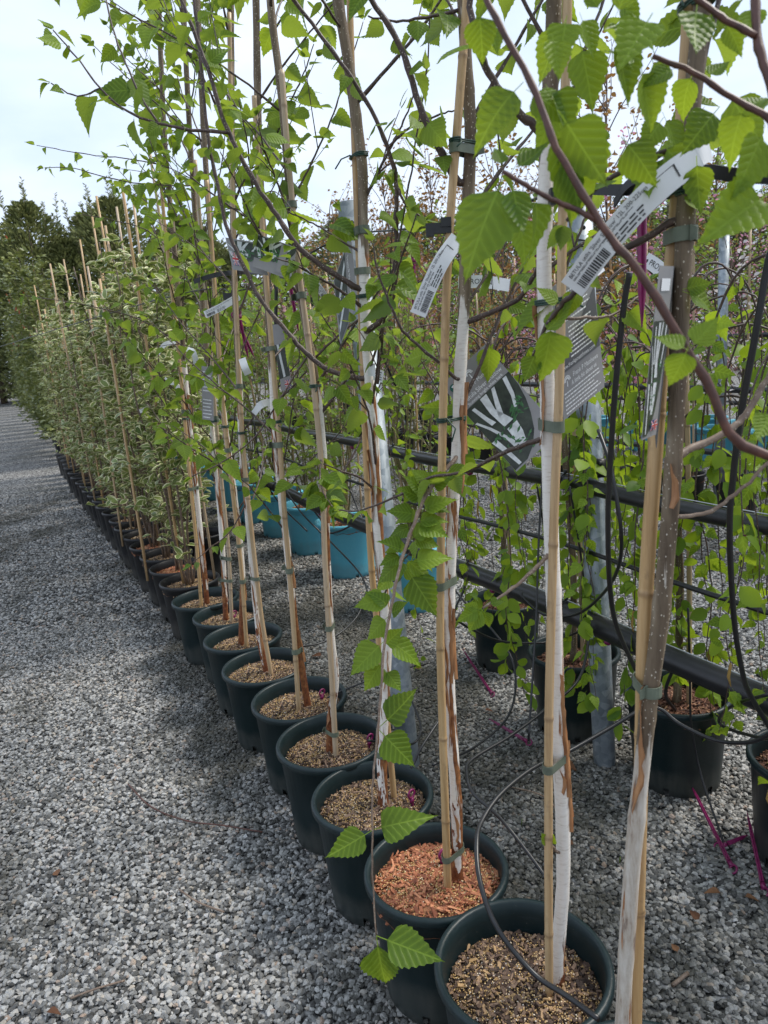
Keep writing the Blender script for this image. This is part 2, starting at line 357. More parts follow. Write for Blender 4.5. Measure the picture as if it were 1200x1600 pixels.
M['dark'] = plain('dark hole', (0.01, 0.01, 0.01), 0.9)
M['card'] = plain('grey card', (0.25, 0.24, 0.238), 0.38, 0.05, 12)
M['card_dark'] = plain('dark grey print', (0.085, 0.082, 0.085), 0.4, 0.06, 12)
M['paper'] = plain('white label', (0.74, 0.74, 0.74), 0.5, 0.03, 12)
M['ink'] = plain('black ink', (0.02, 0.02, 0.022), 0.5, 0.1, 10)
M['white_ink'] = plain('white ink', (0.80, 0.80, 0.80), 0.5, 0.03, 10)
M['pic'] = plain('printed dark green', (0.028, 0.036, 0.024), 0.35, 0.65, 60)
M['pic_leaf'] = plain('printed leaf green', (0.045, 0.14, 0.045), 0.35, 0.5, 90)
M['pic_bark'] = plain('printed white bark', (0.58, 0.60, 0.60), 0.35, 0.22, 90)
M['badge'] = plain('green badge', (0.012, 0.10, 0.075), 0.4, 0.1, 10)
M['flag_red'] = plain('flag red', (0.50, 0.035, 0.03), 0.4, 0.05, 10)
M['flag_blue'] = plain('flag blue', (0.03, 0.05, 0.22), 0.4, 0.05, 10)
M['blue_clip'] = plain('blue plastic', (0.02, 0.13, 0.50), 0.4, 0.1, 10)

# ------------------------------------------------------------------ ground and gravel
def ground_mat():
    m, N, L, b = mat('grey gravel ground')
    tc = N.new('ShaderNodeTexCoord'); v = tc.outputs['Object']
    vo = N.new('ShaderNodeTexVoronoi'); vo.inputs['Scale'].default_value = 62; L.new(v, vo.inputs['Vector'])
    sepc = N.new('ShaderNodeSeparateColor'); L.new(vo.outputs['Color'], sepc.inputs[0])
    c = ramp(N, L, sepc.outputs[0], [(0.0, (0.08, 0.078, 0.073)), (0.40, (0.24, 0.235, 0.222)), (0.8, (0.43, 0.42, 0.40)), (1.0, (0.64, 0.62, 0.59))])
    gap = ramp(N, L, vo.outputs['Distance'], [(0.35, (1, 1, 1)), (0.75, (0.12, 0.12, 0.12))])
    c = mixc(N, L, 1.0, c, gap, 'MULTIPLY')
    big = noise(N, L, 1, 5, 0.6, v, (1.1, 0.8, 1))
    c = mixc(N, L, ramp(N, L, big, [(0.48, (0, 0, 0)), (0.72, (0.6, 0.6, 0.6))]), c, (0.06, 0.06, 0.045))
    L.new(c, b.inputs['Base Color']); b.inputs['Roughness'].default_value = 0.85; b.inputs['Specular IOR Level'].default_value = 0.25
    h = math_(N, L, 'SUBTRACT', 1.0, vo.outputs['Distance']); bump(N, L, b, h, 1.0, 0.01)
    return m
g = MB(); g.add([(-130, -20, 0), (130, -20, 0), (130, 200, 0), (-130, 200, 0)], [(0, 1, 2, 3)])
go = link('ground', g.mesh('ground', ground_mat(), False)); go['kind'] = 'structure'

def stone_mat():
    m, N, L, b = mat('gravel stone')
    oi = N.new('ShaderNodeObjectInfo'); 
    c = ramp(N, L, oi.outputs['Random'], [(0.0, (0.055, 0.053, 0.049)), (0.28, (0.18, 0.176, 0.165)), (0.58, (0.37, 0.362, 0.342)), (0.87, (0.64, 0.625, 0.59)), (0.955, (0.56, 0.49, 0.40)), (0.975, (0.46, 0.33, 0.25)), (1.0, (0.78, 0.77, 0.75))])
    tc = N.new('ShaderNodeTexCoord'); n = noise(N, L, 2.2, 5, 0.7, tc.outputs['Object'])
    c = mixc(N, L, math_(N, L, 'MULTIPLY', n, 0.9), mixc(N, L, 1.0, c, (0.45, 0.45, 0.45), 'MULTIPLY'), c)
    ge = N.new('ShaderNodeNewGeometry')
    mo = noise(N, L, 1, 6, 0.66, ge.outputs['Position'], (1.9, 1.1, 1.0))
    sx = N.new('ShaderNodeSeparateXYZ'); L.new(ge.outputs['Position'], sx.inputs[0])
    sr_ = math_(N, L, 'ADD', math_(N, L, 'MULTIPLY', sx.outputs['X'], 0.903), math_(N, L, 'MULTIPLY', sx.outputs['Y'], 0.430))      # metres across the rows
    moss_shade = math_(N, L, 'MULTIPLY', ramp(N, L, sr_, [(0.0, (0, 0, 0)), (0.30, (0, 0, 0)), (0.62, (1, 1, 1)), (1.0, (1, 1, 1))]), ramp(N, L, math_(N, L, 'SUBTRACT', sr_, 0.9), [(0.0, (1, 1, 1)), (0.25, (1, 1, 1)), (0.62, (0, 0, 0)), (1.0, (0, 0, 0))]))
    mo = math_(N, L, 'ADD', mo, math_(N, L, 'MULTIPLY', moss_shade, 0.13))     # irrigated, mossy gravel under the pot rows, plus tree shade painted into the colour
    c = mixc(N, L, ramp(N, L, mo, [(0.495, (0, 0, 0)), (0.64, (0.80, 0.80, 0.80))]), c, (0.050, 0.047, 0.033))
    L.new(c, b.inputs['Base Color']); b.inputs['Roughness'].default_value = 0.72; b.inputs['Specular IOR Level'].default_value = 0.35
    return m
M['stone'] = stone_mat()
def gravel(name, poly, dens, smin, smax, seed, label):
    mb = MB(); mb.add([(x, y, 0.004) for x, y in poly], [tuple(range(len(poly)))])
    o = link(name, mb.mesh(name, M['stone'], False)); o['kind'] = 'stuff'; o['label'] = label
    ng = bpy.data.node_groups.new(name, 'GeometryNodeTree')
    ng.interface.new_socket('Geometry', in_out='INPUT', socket_type='NodeSocketGeometry'); ng.interface.new_socket('Geometry', in_out='OUTPUT', socket_type='NodeSocketGeometry')
    N, L = ng.nodes, ng.links
    gi = N.new('NodeGroupInput'); gout = N.new('NodeGroupOutput')
    dp = N.new('GeometryNodeDistributePointsOnFaces'); dp.inputs['Density'].default_value = dens; dp.inputs['Seed'].default_value = seed
    L.new(gi.outputs[0], dp.inputs['Mesh'])
    join = N.new('GeometryNodeJoinGeometry')
    for k in range(6):
        ico = N.new('GeometryNodeMeshIcoSphere'); ico.inputs['Radius'].default_value = 1.0; ico.inputs['Subdivisions'].default_value = 2
        sp = N.new('GeometryNodeSetPosition'); L.new(ico.outputs['Mesh'], sp.inputs['Geometry'])
        no = N.new('ShaderNodeTexNoise'); no.noise_dimensions = '4D'; no.inputs['W'].default_value = seed * 3.1 + k * 7.3; no.inputs['Scale'].default_value = 0.9; no.inputs['Detail'].default_value = 2
        vm = N.new('ShaderNodeVectorMath'); vm.operation = 'SUBTRACT'; L.new(no.outputs['Color'], vm.inputs[0]); vm.inputs[1].default_value = (0.5, 0.5, 0.5)
        vs = N.new('ShaderNodeVectorMath'); vs.operation = 'MULTIPLY'; L.new(vm.outputs[0], vs.inputs[0]); vs.inputs[1].default_value = (2.3, 2.3, 2.0)
        L.new(vs.outputs[0], sp.inputs['Offset'])
        tr = N.new('GeometryNodeTransform'); tr.inputs['Scale'].default_value = (1.15, 0.75 + 0.07 * (k % 3), 0.55 + 0.06 * (k % 4)); L.new(sp.outputs[0], tr.inputs['Geometry'])
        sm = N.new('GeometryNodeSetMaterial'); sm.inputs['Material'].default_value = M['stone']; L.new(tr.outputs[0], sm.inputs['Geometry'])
        g2 = N.new('GeometryNodeGeometryToInstance'); L.new(sm.outputs[0], g2.inputs[0]); L.new(g2.outputs[0], join.inputs[0])
    ip = N.new('GeometryNodeInstanceOnPoints'); ip.inputs['Pick Instance'].default_value = True
    L.new(dp.outputs['Points'], ip.inputs['Points']); L.new(join.outputs[0], ip.inputs['Instance'])
    rr = N.new('FunctionNodeRandomValue'); rr.data_type = 'FLOAT_VECTOR'; rr.inputs[0].default_value = (-0.5, -0.5, 0); rr.inputs[1].default_value = (0.5, 0.5, 6.28)
    rs = N.new('FunctionNodeRandomValue'); rs.data_type = 'FLOAT'; rs.inputs[2].default_value = smin; rs.inputs[3].default_value = smax; rs.inputs['Seed'].default_value = 5
    e2r = N.new('FunctionNodeEulerToRotation'); L.new(rr.outputs[0], e2r.inputs[0]); L.new(e2r.outputs[0], ip.inputs['Rotation']); L.new(rs.outputs[1], ip.inputs['Scale'])
    L.new(ip.outputs[0], gout.inputs[0])
    md = o.modifiers.new('stones', 'NODES'); md.node_group = ng
    return o
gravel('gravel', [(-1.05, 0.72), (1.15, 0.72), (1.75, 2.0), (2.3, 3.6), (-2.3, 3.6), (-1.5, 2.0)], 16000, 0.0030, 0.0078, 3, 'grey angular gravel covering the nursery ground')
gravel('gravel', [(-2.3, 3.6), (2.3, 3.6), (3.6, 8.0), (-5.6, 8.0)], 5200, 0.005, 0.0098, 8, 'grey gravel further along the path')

# ------------------------------------------------------------------ pots
def pot_mesh(name, R, Rb, H, m, skirt=0.0, slots=True):
    b = MB(); n = 48; k = R / 0.145
    lip = 0.009 * k * (1.9 if skirt else 1.0)
    Rw = R - lip                       # wall radius just under the rim
    f = lambda z: Rb + (Rw - Rb) * (z / H)
    prof = [(Rb - 0.004, 0.0), (Rb, 0.004), (f(0.028), 0.028)]
    if skirt:
        prof += [(f(H * skirt), H * skirt), (f(H * skirt) + 0.004, H * skirt + 0.006)]
    prof += [(f(H - 0.024) + (0.004 if skirt else 0), H - 0.024), (R - 0.003, H - 0.019), (R, H - 0.014), (R, H - 0.005), (R - 0.003, H), (R - lip, H), (R - lip - 0.004, H - 0.003), (f(H - 0.03) - 0.005, H - 0.03), (f(0.03) - 0.004, 0.03), (Rb - 0.01, 0.012)]
    sk = (lambda i, j: i in (0, 1) and j % 8 in (3,)) if slots else None
    b.lathe(prof, n, skip=sk, close=False)
    b.add([(0, 0, 0.012)] + [((Rb - 0.01) * math.cos(2 * math.pi * j / n), (Rb - 0.01) * math.sin(2 * math.pi * j / n), 0.012) for j in range(n)], [(0, 1 + j, 1 + (j + 1) % n) for j in range(n)])
    return b.mesh(name, m)
def soil_mesh(name, r, m, seed):
    rg = np.random.default_rng(seed); b = MB(); V = [(0, 0, rg.uniform(0.004, 0.012))]; F = []; nr, nt = 7, 32
    for i in range(1, nr + 1):
        for j in range(nt):
            a = 2 * math.pi * j / nt; rr = r * i / nr; V.append((rr * math.cos(a), rr * math.sin(a), rg.normal(0, 0.003) + 0.016 * (1 - (i / nr) ** 2)))
    for j in range(nt): F.append((0, 1 + j, 1 + (j + 1) % nt))
    for i in range(nr - 1):
        for j in range(nt): F.append((1 + i * nt + j, 1 + (i + 1) * nt + j, 1 + (i + 1) * nt + (j + 1) % nt, 1 + i * nt + (j + 1) % nt))
    b.add(V, F); return b.mesh(name, m)
def chips_mesh(name, r, n_chip, n_grit, m, seed, chip=(0.006, 0.020), grit=0.0022, ctint=(0.0, 0.30), gtint=(0.36, 1.0)):
    """bark chips and grains of grit strewn over the compost"""
    rg = np.random.default_rng(seed); V = []; F = []; T = []
    def put(n, lx, ly, lz, tint, blotch):
        nonlocal V, F, T
        k = 0
        cen = rg.uniform(-r, r, (6, 2))
        for _ in range(n):
            while True:
                x, y = rg.uniform(-r, r, 2)
                if x * x + y * y > r * r: continue
                if blotch and rg.random() > 0.35 + 0.65 * max(math.exp(-((x - cx) ** 2 + (y - cy) ** 2) / (0.4 * r) ** 2) for cx, cy in cen): continue
                break
            z = 0.016 * (1 - (x * x + y * y) / (r * r)) + rg.uniform(0.000, 0.006)
            e = rg.normal(0, 0.45, 2); Rm = (Matrix.Rotation(rg.uniform(0, 6.28), 3, 'Z') @ Matrix.Rotation(e[0], 3, 'X') @ Matrix.Rotation(e[1], 3, 'Y'))
            a, bb, c = lx(rg) / 2, ly(rg) / 2, lz(rg) / 2
            o = len(V)
            for sx, sy, sz in ((-1, -1, -1), (1, -.7, -1), (.9, 1, -1), (-.8, .8, -1), (-.9, -.8, 1), (.8, -.9, 1), (1, .8, 1), (-.7, 1, 1)):
                q = Rm @ Vector((a * sx, bb * sy, c * sz)); V.append((x + q.x, y + q.y, z + q.z))
            F += [(o, o + 3, o + 2, o + 1), (o + 4, o + 5, o + 6, o + 7), (o, o + 1, o + 5, o + 4), (o + 1, o + 2, o + 6, o + 5), (o + 2, o + 3, o + 7, o + 6), (o + 3, o, o + 4, o + 7)]
            T += [rg.uniform(*tint)] * 8
    put(n_chip, lambda q: q.uniform(*chip), lambda q: q.uniform(0.003, 0.007), lambda q: q.uniform(0.0012, 0.003), ctint, False)
    g_ = lambda q: q.uniform(0.6 * grit, 1.5 * grit)
    put(n_grit, g_, g_, g_, gtint, True)
    b = MB(); b.v = V; b.f = F; b.m = [0] * len(F)
    return b.mesh(name, m, False, {'tint': T})
POT = {'green': pot_mesh('green pot', 0.145, 0.118, 0.27, M['pot_green']), 'black': pot_mesh('black pot', 0.142, 0.112, 0.27, M['pot_black']),
       'blue': pot_mesh('blue pot', 0.185, 0.15, 0.32, M['pot_blue'], 0.80)}
SOIL = {'grit': soil_mesh('soil', 0.131, M['soil'], 1), 'red': soil_mesh('soil', 0.131, M['soil_red'], 2), 'brown': soil_mesh('soil', 0.131, M['soil_brown'], 3), 'blue': soil_mesh('soil', 0.169, M['soil_red'], 4)}
CHIP = {'grit': [chips_mesh('chips', 0.126, 900, 4200, M['chips'], 10 + i, (0.005, 0.022), 0.0017, (0.0, 0.36)) for i in range(3)], 'dark': [chips_mesh('chips', 0.126, 1200, 3000, M['chips'], 15, (0.004, 0.017), 0.0017, (0.0, 0.36))],
        'red': [chips_mesh('chips', 0.126, 900, 3400, M['chips_red'], 20, (0.008, 0.030), 0.0017, (0.0, 0.42), (0.5, 1.0))],
        'brown': [chips_mesh('chips', 0.126, 900, 60, M['chips_brown'], 30, (0.006, 0.022), 0.0025, (0.0, 1.0), (0.9, 1.0))],
        'far': [chips_mesh('chips', 0.126, 200, 420, M['chips'], 40, grit=0.0045)],
        'blue': [chips_mesh('chips', 0.162, 300, 350, M['chips_red'], 50, (0.012, 0.034), 0.004, (0.0, 0.42), (0.5, 1.0))]}
def pot(kind, pos, label, group=None, soil='grit', chips=None, depth=0.055, rz=None, tilt=0.0):
    H = {'green': 0.27, 'black': 0.27, 'blue': 0.32}[kind]
    t = thing('plant_pot', label, 'pot', (pos[0], pos[1], 0.004), group, rnd(0, 6.28) if rz is None else rz)
    local('pot_wall', POT[kind], t, Matrix.Rotation(rnd(-.012, .012), 4, 'X') @ Matrix.Scale(rnd(.985, 1.012), 4))
    zs = Matrix.Translation((0, 0, H - depth))
    s_ = local('soil', SOIL['blue' if kind == 'blue' else soil], t, zs)
    ck = chips or ('blue' if kind == 'blue' else soil)
    if ck in CHIP:
        c_ = local('bark_chips', random.choice(CHIP[ck]), s_); c_['kind'] = 'stuff'
    return t

# ------------------------------------------------------------------ leaves
def birch_leaf(name, m, fold, curl, wid=0.40, serr=0.10, ns=13, twist=0.0, sharp=1.0, bp=0.60):
    b = MB(); V = []; F = []
    pet = 0.20
    V += [(-0.008, 0, 0), (0.008, 0, 0), (-0.010, pet, 0.0), (0.010, pet, 0.0)]; F.append((0, 1, 3, 2))
    def W(t): return wid * (math.sin(math.pi * min(1, t ** bp)) ** (0.85 + (sharp - 0.85) * t)) * (1 - 0.15 * t) if 0 < t < 1 else 0.0
    base = len(V)
    for i in range(ns + 1):
        t = i / ns
        w = W(t); tooth = (1 + serr if i % 2 else 1 - serr)
        y = pet + t; zc = -curl * t * t
        rip = 0.016 * (1 if i % 2 else -1)
        rowp = []
        for fx in (-1, -0.5, 0, 0.5, 1):
            ww = w * (tooth if abs(fx) == 1 else 1.0); x = fx * ww
            yy = y + (0.03 if abs(fx) == 1 and i % 2 else 0) - 0.10 * abs(fx) * math.sin(math.pi * t) * (1 - t) + 0.05 * abs(fx) * w
            z = zc + fold * abs(x) - (0.35 * abs(x) ** 1.5 * fold) + (rip if abs(fx) == .5 else 0) + twist * x * t
            rowp.append((x, yy, z))
        V += rowp
    for i in range(ns):
        for k in range(4):
            a = base + i * 5 + k
            F.append((a, a + 1, a + 6, a + 5))
    b.add(V, F); return b.mesh(name, m)
BL = [birch_leaf('birch leaf', M['birch_leaf'], f_, c_, w_, 0.045, 19, t_, 1.35, 0.60) for f_, c_, w_, t_ in ((0.35, 0.10, 0.40, 0), (0.15, 0.25, 0.42, 0.2), (0.55, 0.05, 0.38, -0.2), (0.25, 0.42, 0.37, 0.3), (0.05, -0.12, 0.41, 0.0), (0.75, 0.2, 0.40, -0.3), (0.45, 0.65, 0.36, 0.5), (-0.2, 0.3, 0.43, -0.4), (0.3, -0.25, 0.34, 0.5))]
WL = [birch_leaf('weeping leaf', M['weep_leaf'], f_, c_, w_, 0.09, 11, t_, 1.5, 0.52) for f_, c_, w_, t_ in ((0.25, 0.12, 0.36, 0), (0.1, 0.3, 0.38, 0.3), (0.45, 0.0, 0.33, -0.3))]
def simple_leaf(wid=0.28, fold=0.3, curl=0.15, margin=0.0):
    """a light leaf: vertices, faces, face materials (1 = margin)"""
    V = [(0, 0, 0)]; F = []; m = []
    ts = (0.22, 0.5, 0.8); ws = (0.72, 1.0, 0.66)
    if not margin:
        for t, w in zip(ts, ws): V += [(-wid * w, t, fold * wid * w - curl * t * t), (0, t, -curl * t * t), (wid * w, t, fold * wid * w - curl * t * t)]
        V.append((0, 1, -curl)); F += [(0, 2, 1), (0, 3, 2)]
        for i in (0, 1): a = 1 + i * 3; F += [(a, a + 1, a + 4, a + 3), (a + 1, a + 2, a + 5, a + 4)]
        F += [(7, 8, 10), (8, 9, 10)]; m = [0] * len(F)
    else:
        q = 1 - margin
        for t, w in zip(ts, ws):
            z = -curl * t * t
            V += [(-wid * w, t, fold * wid * w + z), (-wid * w * q, t, fold * wid * w * q + z), (wid * w * q, t, fold * wid * w * q + z), (wid * w, t, fold * wid * w + z)]
        V.append((0, 1, -curl)); F += [(0, 2, 1), (0, 3, 2), (0, 4, 3)]; m += [1, 0, 1]
        for i in (0, 1):
            a = 1 + i * 4; F += [(a, a + 1, a + 5, a + 4), (a + 1, a + 2, a + 6, a + 5), (a + 2, a + 3, a + 7, a + 6)]; m += [1, 0, 1]
        F += [(9, 10, 13), (10, 11, 13), (11, 12, 13)]; m += [1, 0, 1]
    return np.array(V, float), F, m
def frame(p, d, n, s):
    d = Vector(d).normalized(); x = d.cross(Vector(n))
    if x.length < 1e-4: x = d.orthogonal()
    x.normalize(); z = x.cross(d)
    return Matrix(((x.x * s, d.x * s, z.x * s, p[0]), (x.y * s, d.y * s, z.y * s, p[1]), (x.z * s, d.z * s, z.z * s, p[2]), (0, 0, 0, 1)))
def foliage_mesh(name, mats, tmpl, Ms, tint=None):
    """many leaves joined into one mesh (stuff)"""
    TV, TF, TM = tmpl; n = len(Ms); k = len(TV)
    A = np.array([[list(r) for r in m_] for m_ in Ms])
    P = np.einsum('nij,vj->nvi', A[:, :3, :3], TV) + A[:, None, :3, 3]
    V = P.reshape(-1, 3)
    me = bpy.data.meshes.new(name)
    nl = [len(f) for f in TF]; loops1 = np.concatenate([np.array(f) for f in TF])
    loops = (loops1[None, :] + (np.arange(n) * k)[:, None]).reshape(-1)
    sizes = np.tile(nl, n); starts = np.concatenate([[0], np.cumsum(sizes)[:-1]])
    me.vertices.add(len(V)); me.vertices.foreach_set('co', V.reshape(-1))
    me.loops.add(len(loops)); me.loops.foreach_set('vertex_index', loops.astype(np.int32))
    me.polygons.add(len(sizes)); me.polygons.foreach_set('loop_start', starts.astype(np.int32)); me.polygons.foreach_set('loop_total', sizes.astype(np.int32))
    for m_ in (mats if isinstance(mats, list) else [mats]): me.materials.append(m_)
    me.polygons.foreach_set('material_index', np.tile(TM, n).astype(np.int32))
    t = RNG.random(n) if tint is None else np.asarray(tint)
    a = me.attributes.new('tint', 'FLOAT', 'POINT'); a.data.foreach_set('value', np.repeat(t, k).astype(np.float32))
    me.update(calc_edges=True); return me

# ------------------------------------------------------------------ canes, ties, trunks, branches
def cane(pts, r, label, group=None, ties=(), top_taper=0.85):
    P = cat_rom(pts, 14); L_ = [0]
    for a, b_ in zip(P, P[1:]): L_.append(L_[-1] + (b_ - a).length)
    nodes = []; d = rnd(0.08, 0.2)
    while d < L_[-1]: nodes.append(d); d += rnd(0.17, 0.27)
    Q, R_, A_ = [], [], []
    ev = sorted([(l, 0, p) for l, p in zip(L_, P)] + [(nd + o, w, None) for nd in nodes for o, w in ((-0.006, 0), (-0.0025, .6), (0, 1), (0.003, .5), (0.008, 0)) if 0 < nd + o < L_[-1]], key=lambda e: e[0])
    def pos(l):
        for i in range(len(L_) - 1):
            if L_[i + 1] >= l: return P[i].lerp(P[i + 1], (l - L_[i]) / max(1e-9, L_[i + 1] - L_[i]))
        return P[-1]
    last = -1
    for l, w, p in ev:
        if l - last < 0.0008: continue
        last = l; Q.append(p if p is not None else pos(l)); R_.append(r * (1 - (1 - top_taper) * l / L_[-1]) * (1 + 0.13 * w)); A_.append(w)
    mb = MB(); mb.tube(Q, R_, 12)
    t = thing('bamboo_cane', label, 'cane', P[0], group)
    link('stem', mb.mesh('cane', M['cane'], True, {'node': [a for a in A_ for _ in range(12)]}), t)
    return t, P
def along(P, z):
    for a, b_ in zip(P, P[1:]):
        if (a.z - z) * (b_.z - z) <= 0 and a.z != b_.z: return a.lerp(b_, (z - a.z) / (b_.z - a.z))
    return P[-1] if z > P[-1].z else P[0]
def tie_tape(parent, p, q, rp, rq, h, m, tails=True, thick=0.0012):
    """a flat tape looped round trunk p and cane q with loose tails"""
    ax = (q - p); ax.z = 0; D = ax.length; ax = ax.normalized() if D > 1e-5 else Vector((1, 0, 0)); sd = Vector((-ax.y, ax.x, 0))
    ring = []
    for k in range(9): a = math.pi / 2 + math.pi * k / 8; ring.append(p + (ax * math.cos(a) + sd * math.sin(a)) * (rp + thick))
    for k in range(9): a = -math.pi / 2 + math.pi * k / 8; ring.append(q + (ax * math.cos(a) + sd * math.sin(a)) * (rq + thick))
    zc = (p.z + q.z) / 2; tl = rnd(-0.1, 0.1); mb = MB(); n = len(ring); V = []
    cen = (p + q) / 2
    for v in ring:
        v = Vector((v.x, v.y, zc + (v - cen).dot(ax) * tl)); o = (v - Vector((cen.x, cen.y, v.z))).normalized() * thick
        V += [v - Vector((0, 0, h / 2)), v + Vector((0, 0, h / 2)), v + o + Vector((0, 0, h / 2)), v + o - Vector((0, 0, h / 2))]
    F = []
    for i in range(n):
        a, b_ = i * 4, ((i + 1) % n) * 4
        for k in range(4): F.append((a + k, a + (k + 1) % 4, b_ + (k + 1) % 4, b_ + k))
    mb.add(V, F)
    if tails:
        s0 = p + (ax * -1).lerp(sd * -1, 0.3) * (rp + thick); s0.z = zc
        dr = (Vector((rnd(-1, 1), rnd(-0.6, 0.1), 0))).normalized(); e = s0 + dr * rnd(0.014, 0.028); 
        w = Vector((0, 0, h / 2)); nn = dr.cross(Vector((0, 0, 1))) * thick; mid = s0.lerp(e, .5) + nn * 3
        mb.add([s0 - w, s0 + w, mid - w * 1.1, mid + w * 1.1, e - w, e + w * .6, s0 - w + nn, s0 + w + nn, mid - w * 1.1 + nn, mid + w * 1.1 + nn, e - w + nn, e + w * .6 + nn],
               [(0, 1, 3, 2), (2, 3, 5, 4), (6, 8, 9, 7), (8, 10, 11, 9), (1, 7, 9, 3), (3, 9, 11, 5), (0, 2, 8, 6), (2, 4, 10, 8), (4, 5, 11, 10)])
    return link('tie', mb.mesh('tie', m, False), parent)
def tie_string(parent, p, q, rp, rq, m=None):
    ax = (q - p); ax.z = 0; D = ax.length; ax = ax.normalized() if D > 1e-5 else Vector((1, 0, 0)); sd = Vector((-ax.y, ax.x, 0)); zc = (p.z + q.z) / 2
    ring = []
    for tn in range(3):
        for k in range(7): a = math.pi / 2 + math.pi * k / 6; ring.append(p + (ax * math.cos(a) + sd * math.sin(a)) * (rp + 0.0016) + Vector((0, 0, zc - p.z + tn * .0028 + k * .0002)))
        for k in range(7): a = -math.pi / 2 + math.pi * k / 6; ring.append(q + (ax * math.cos(a) + sd * math.sin(a)) * (rq + 0.0016) + Vector((0, 0, zc - q.z + tn * .0028 + .0014 + k * .0002)))
    ring.append(ring[-1] + Vector((rnd(-.02, .02), -0.012, rnd(-.02, .0)))); ring.append(ring[-1] + Vector((rnd(-.02, .02), -0.006, rnd(-.025, .01))))
    mb = MB(); mb.tube(ring, 0.0014, 6); return link('tie', mb.mesh('tie', m or M['tie_dark']), parent)

def trunk_mesh(P, r0, r1, white_to, brown_from, base_h=0.10, n=14, grey=0.0):
    Q = cat_rom(P, 7); z0 = Q[0].z; R_, B_, A_ = [], [], []
    ph = rnd(0, 9)
    for i, p in enumerate(Q):
        f = i / (len(Q) - 1); h = p.z - z0
        r = r0 + (r1 - r0) * f
        r *= 1 + 0.05 * math.sin(h * 31 + ph) * math.sin(h * 13.7 + ph * 2) + 0.22 * math.exp(-(h / 0.03) ** 2)
        R_.append(r); B_.append(min(1, max(0, (p.z - white_to) / max(1e-3, brown_from - white_to)))); A_.append(max(0, 1 - h / base_h) if base_h else 0)
    # swollen bud scars
    nd = z0 + rnd(0.1, 0.2)
    while nd < Q[-1].z:
        for i, p in enumerate(Q): R_[i] *= 1 + 0.11 * math.exp(-((p.z - nd) / 0.010) ** 2)
        nd += rnd(0.12, 0.26)
    mb = MB(); mb.tube(Q, R_, n)
    return mb.mesh('trunk', M['bark'], True, {'brown': np.repeat(B_, n), 'base': np.repeat(A_, n), 'grey': [grey] * (len(Q) * n)}), Q, R_
def bark_strip(parent, Q, R_, z, L_, ang, w):
    """a curling flap of papery bark coming away from the trunk"""
    n = max(5, int(L_ / 0.012)); V = []; off0 = rnd(0.002, 0.006)
    for i in range(n + 1):
        f = i / n; p = along(Q, z + L_ * f)
        j = min(range(len(Q)), key=lambda k_: abs(Q[k_].z - p.z)); r = R_[j]
        ww = w * (0.35 + 0.65 * math.sin(math.pi * min(0.97, f + 0.08))) * (0.6 + 0.7 * random.random()); lift = off0 * (1 - math.sin(math.pi * f)) + 0.0008
        a0 = ang + 0.30 * math.sin(f * 5) + rnd(-.10, .10)
        for k, (da, li) in enumerate(((-ww / r * .5, 0.0006), (0, lift * .5 + 0.0008), (ww / r * .5, lift + 0.0025))):
            a = a0 + da; V.append(p + Vector((math.cos(a), math.sin(a), 0)) * (r * 1.02 + li))
    nV = len(V); V2 = [v + (v - along(Q, v.z)).normalized() * 0.0007 for v in V]
    F = []
    for i in range(n):
        for k in (0, 1): a = i * 3 + k; F += [(a, a + 1, a + 4, a + 3), (a + nV, a + 3 + nV, a + 4 + nV, a + 1 + nV)]
        F += [(i * 3, i * 3 + 3, i * 3 + 3 + nV, i * 3 + nV), (i * 3 + 2, i * 3 + 2 + nV, i * 3 + 5 + nV, i * 3 + 5)]
    mb = MB(); mb.add(V + V2, F); link('bark_strip', mb.mesh('bark strip', M['peel']), parent)

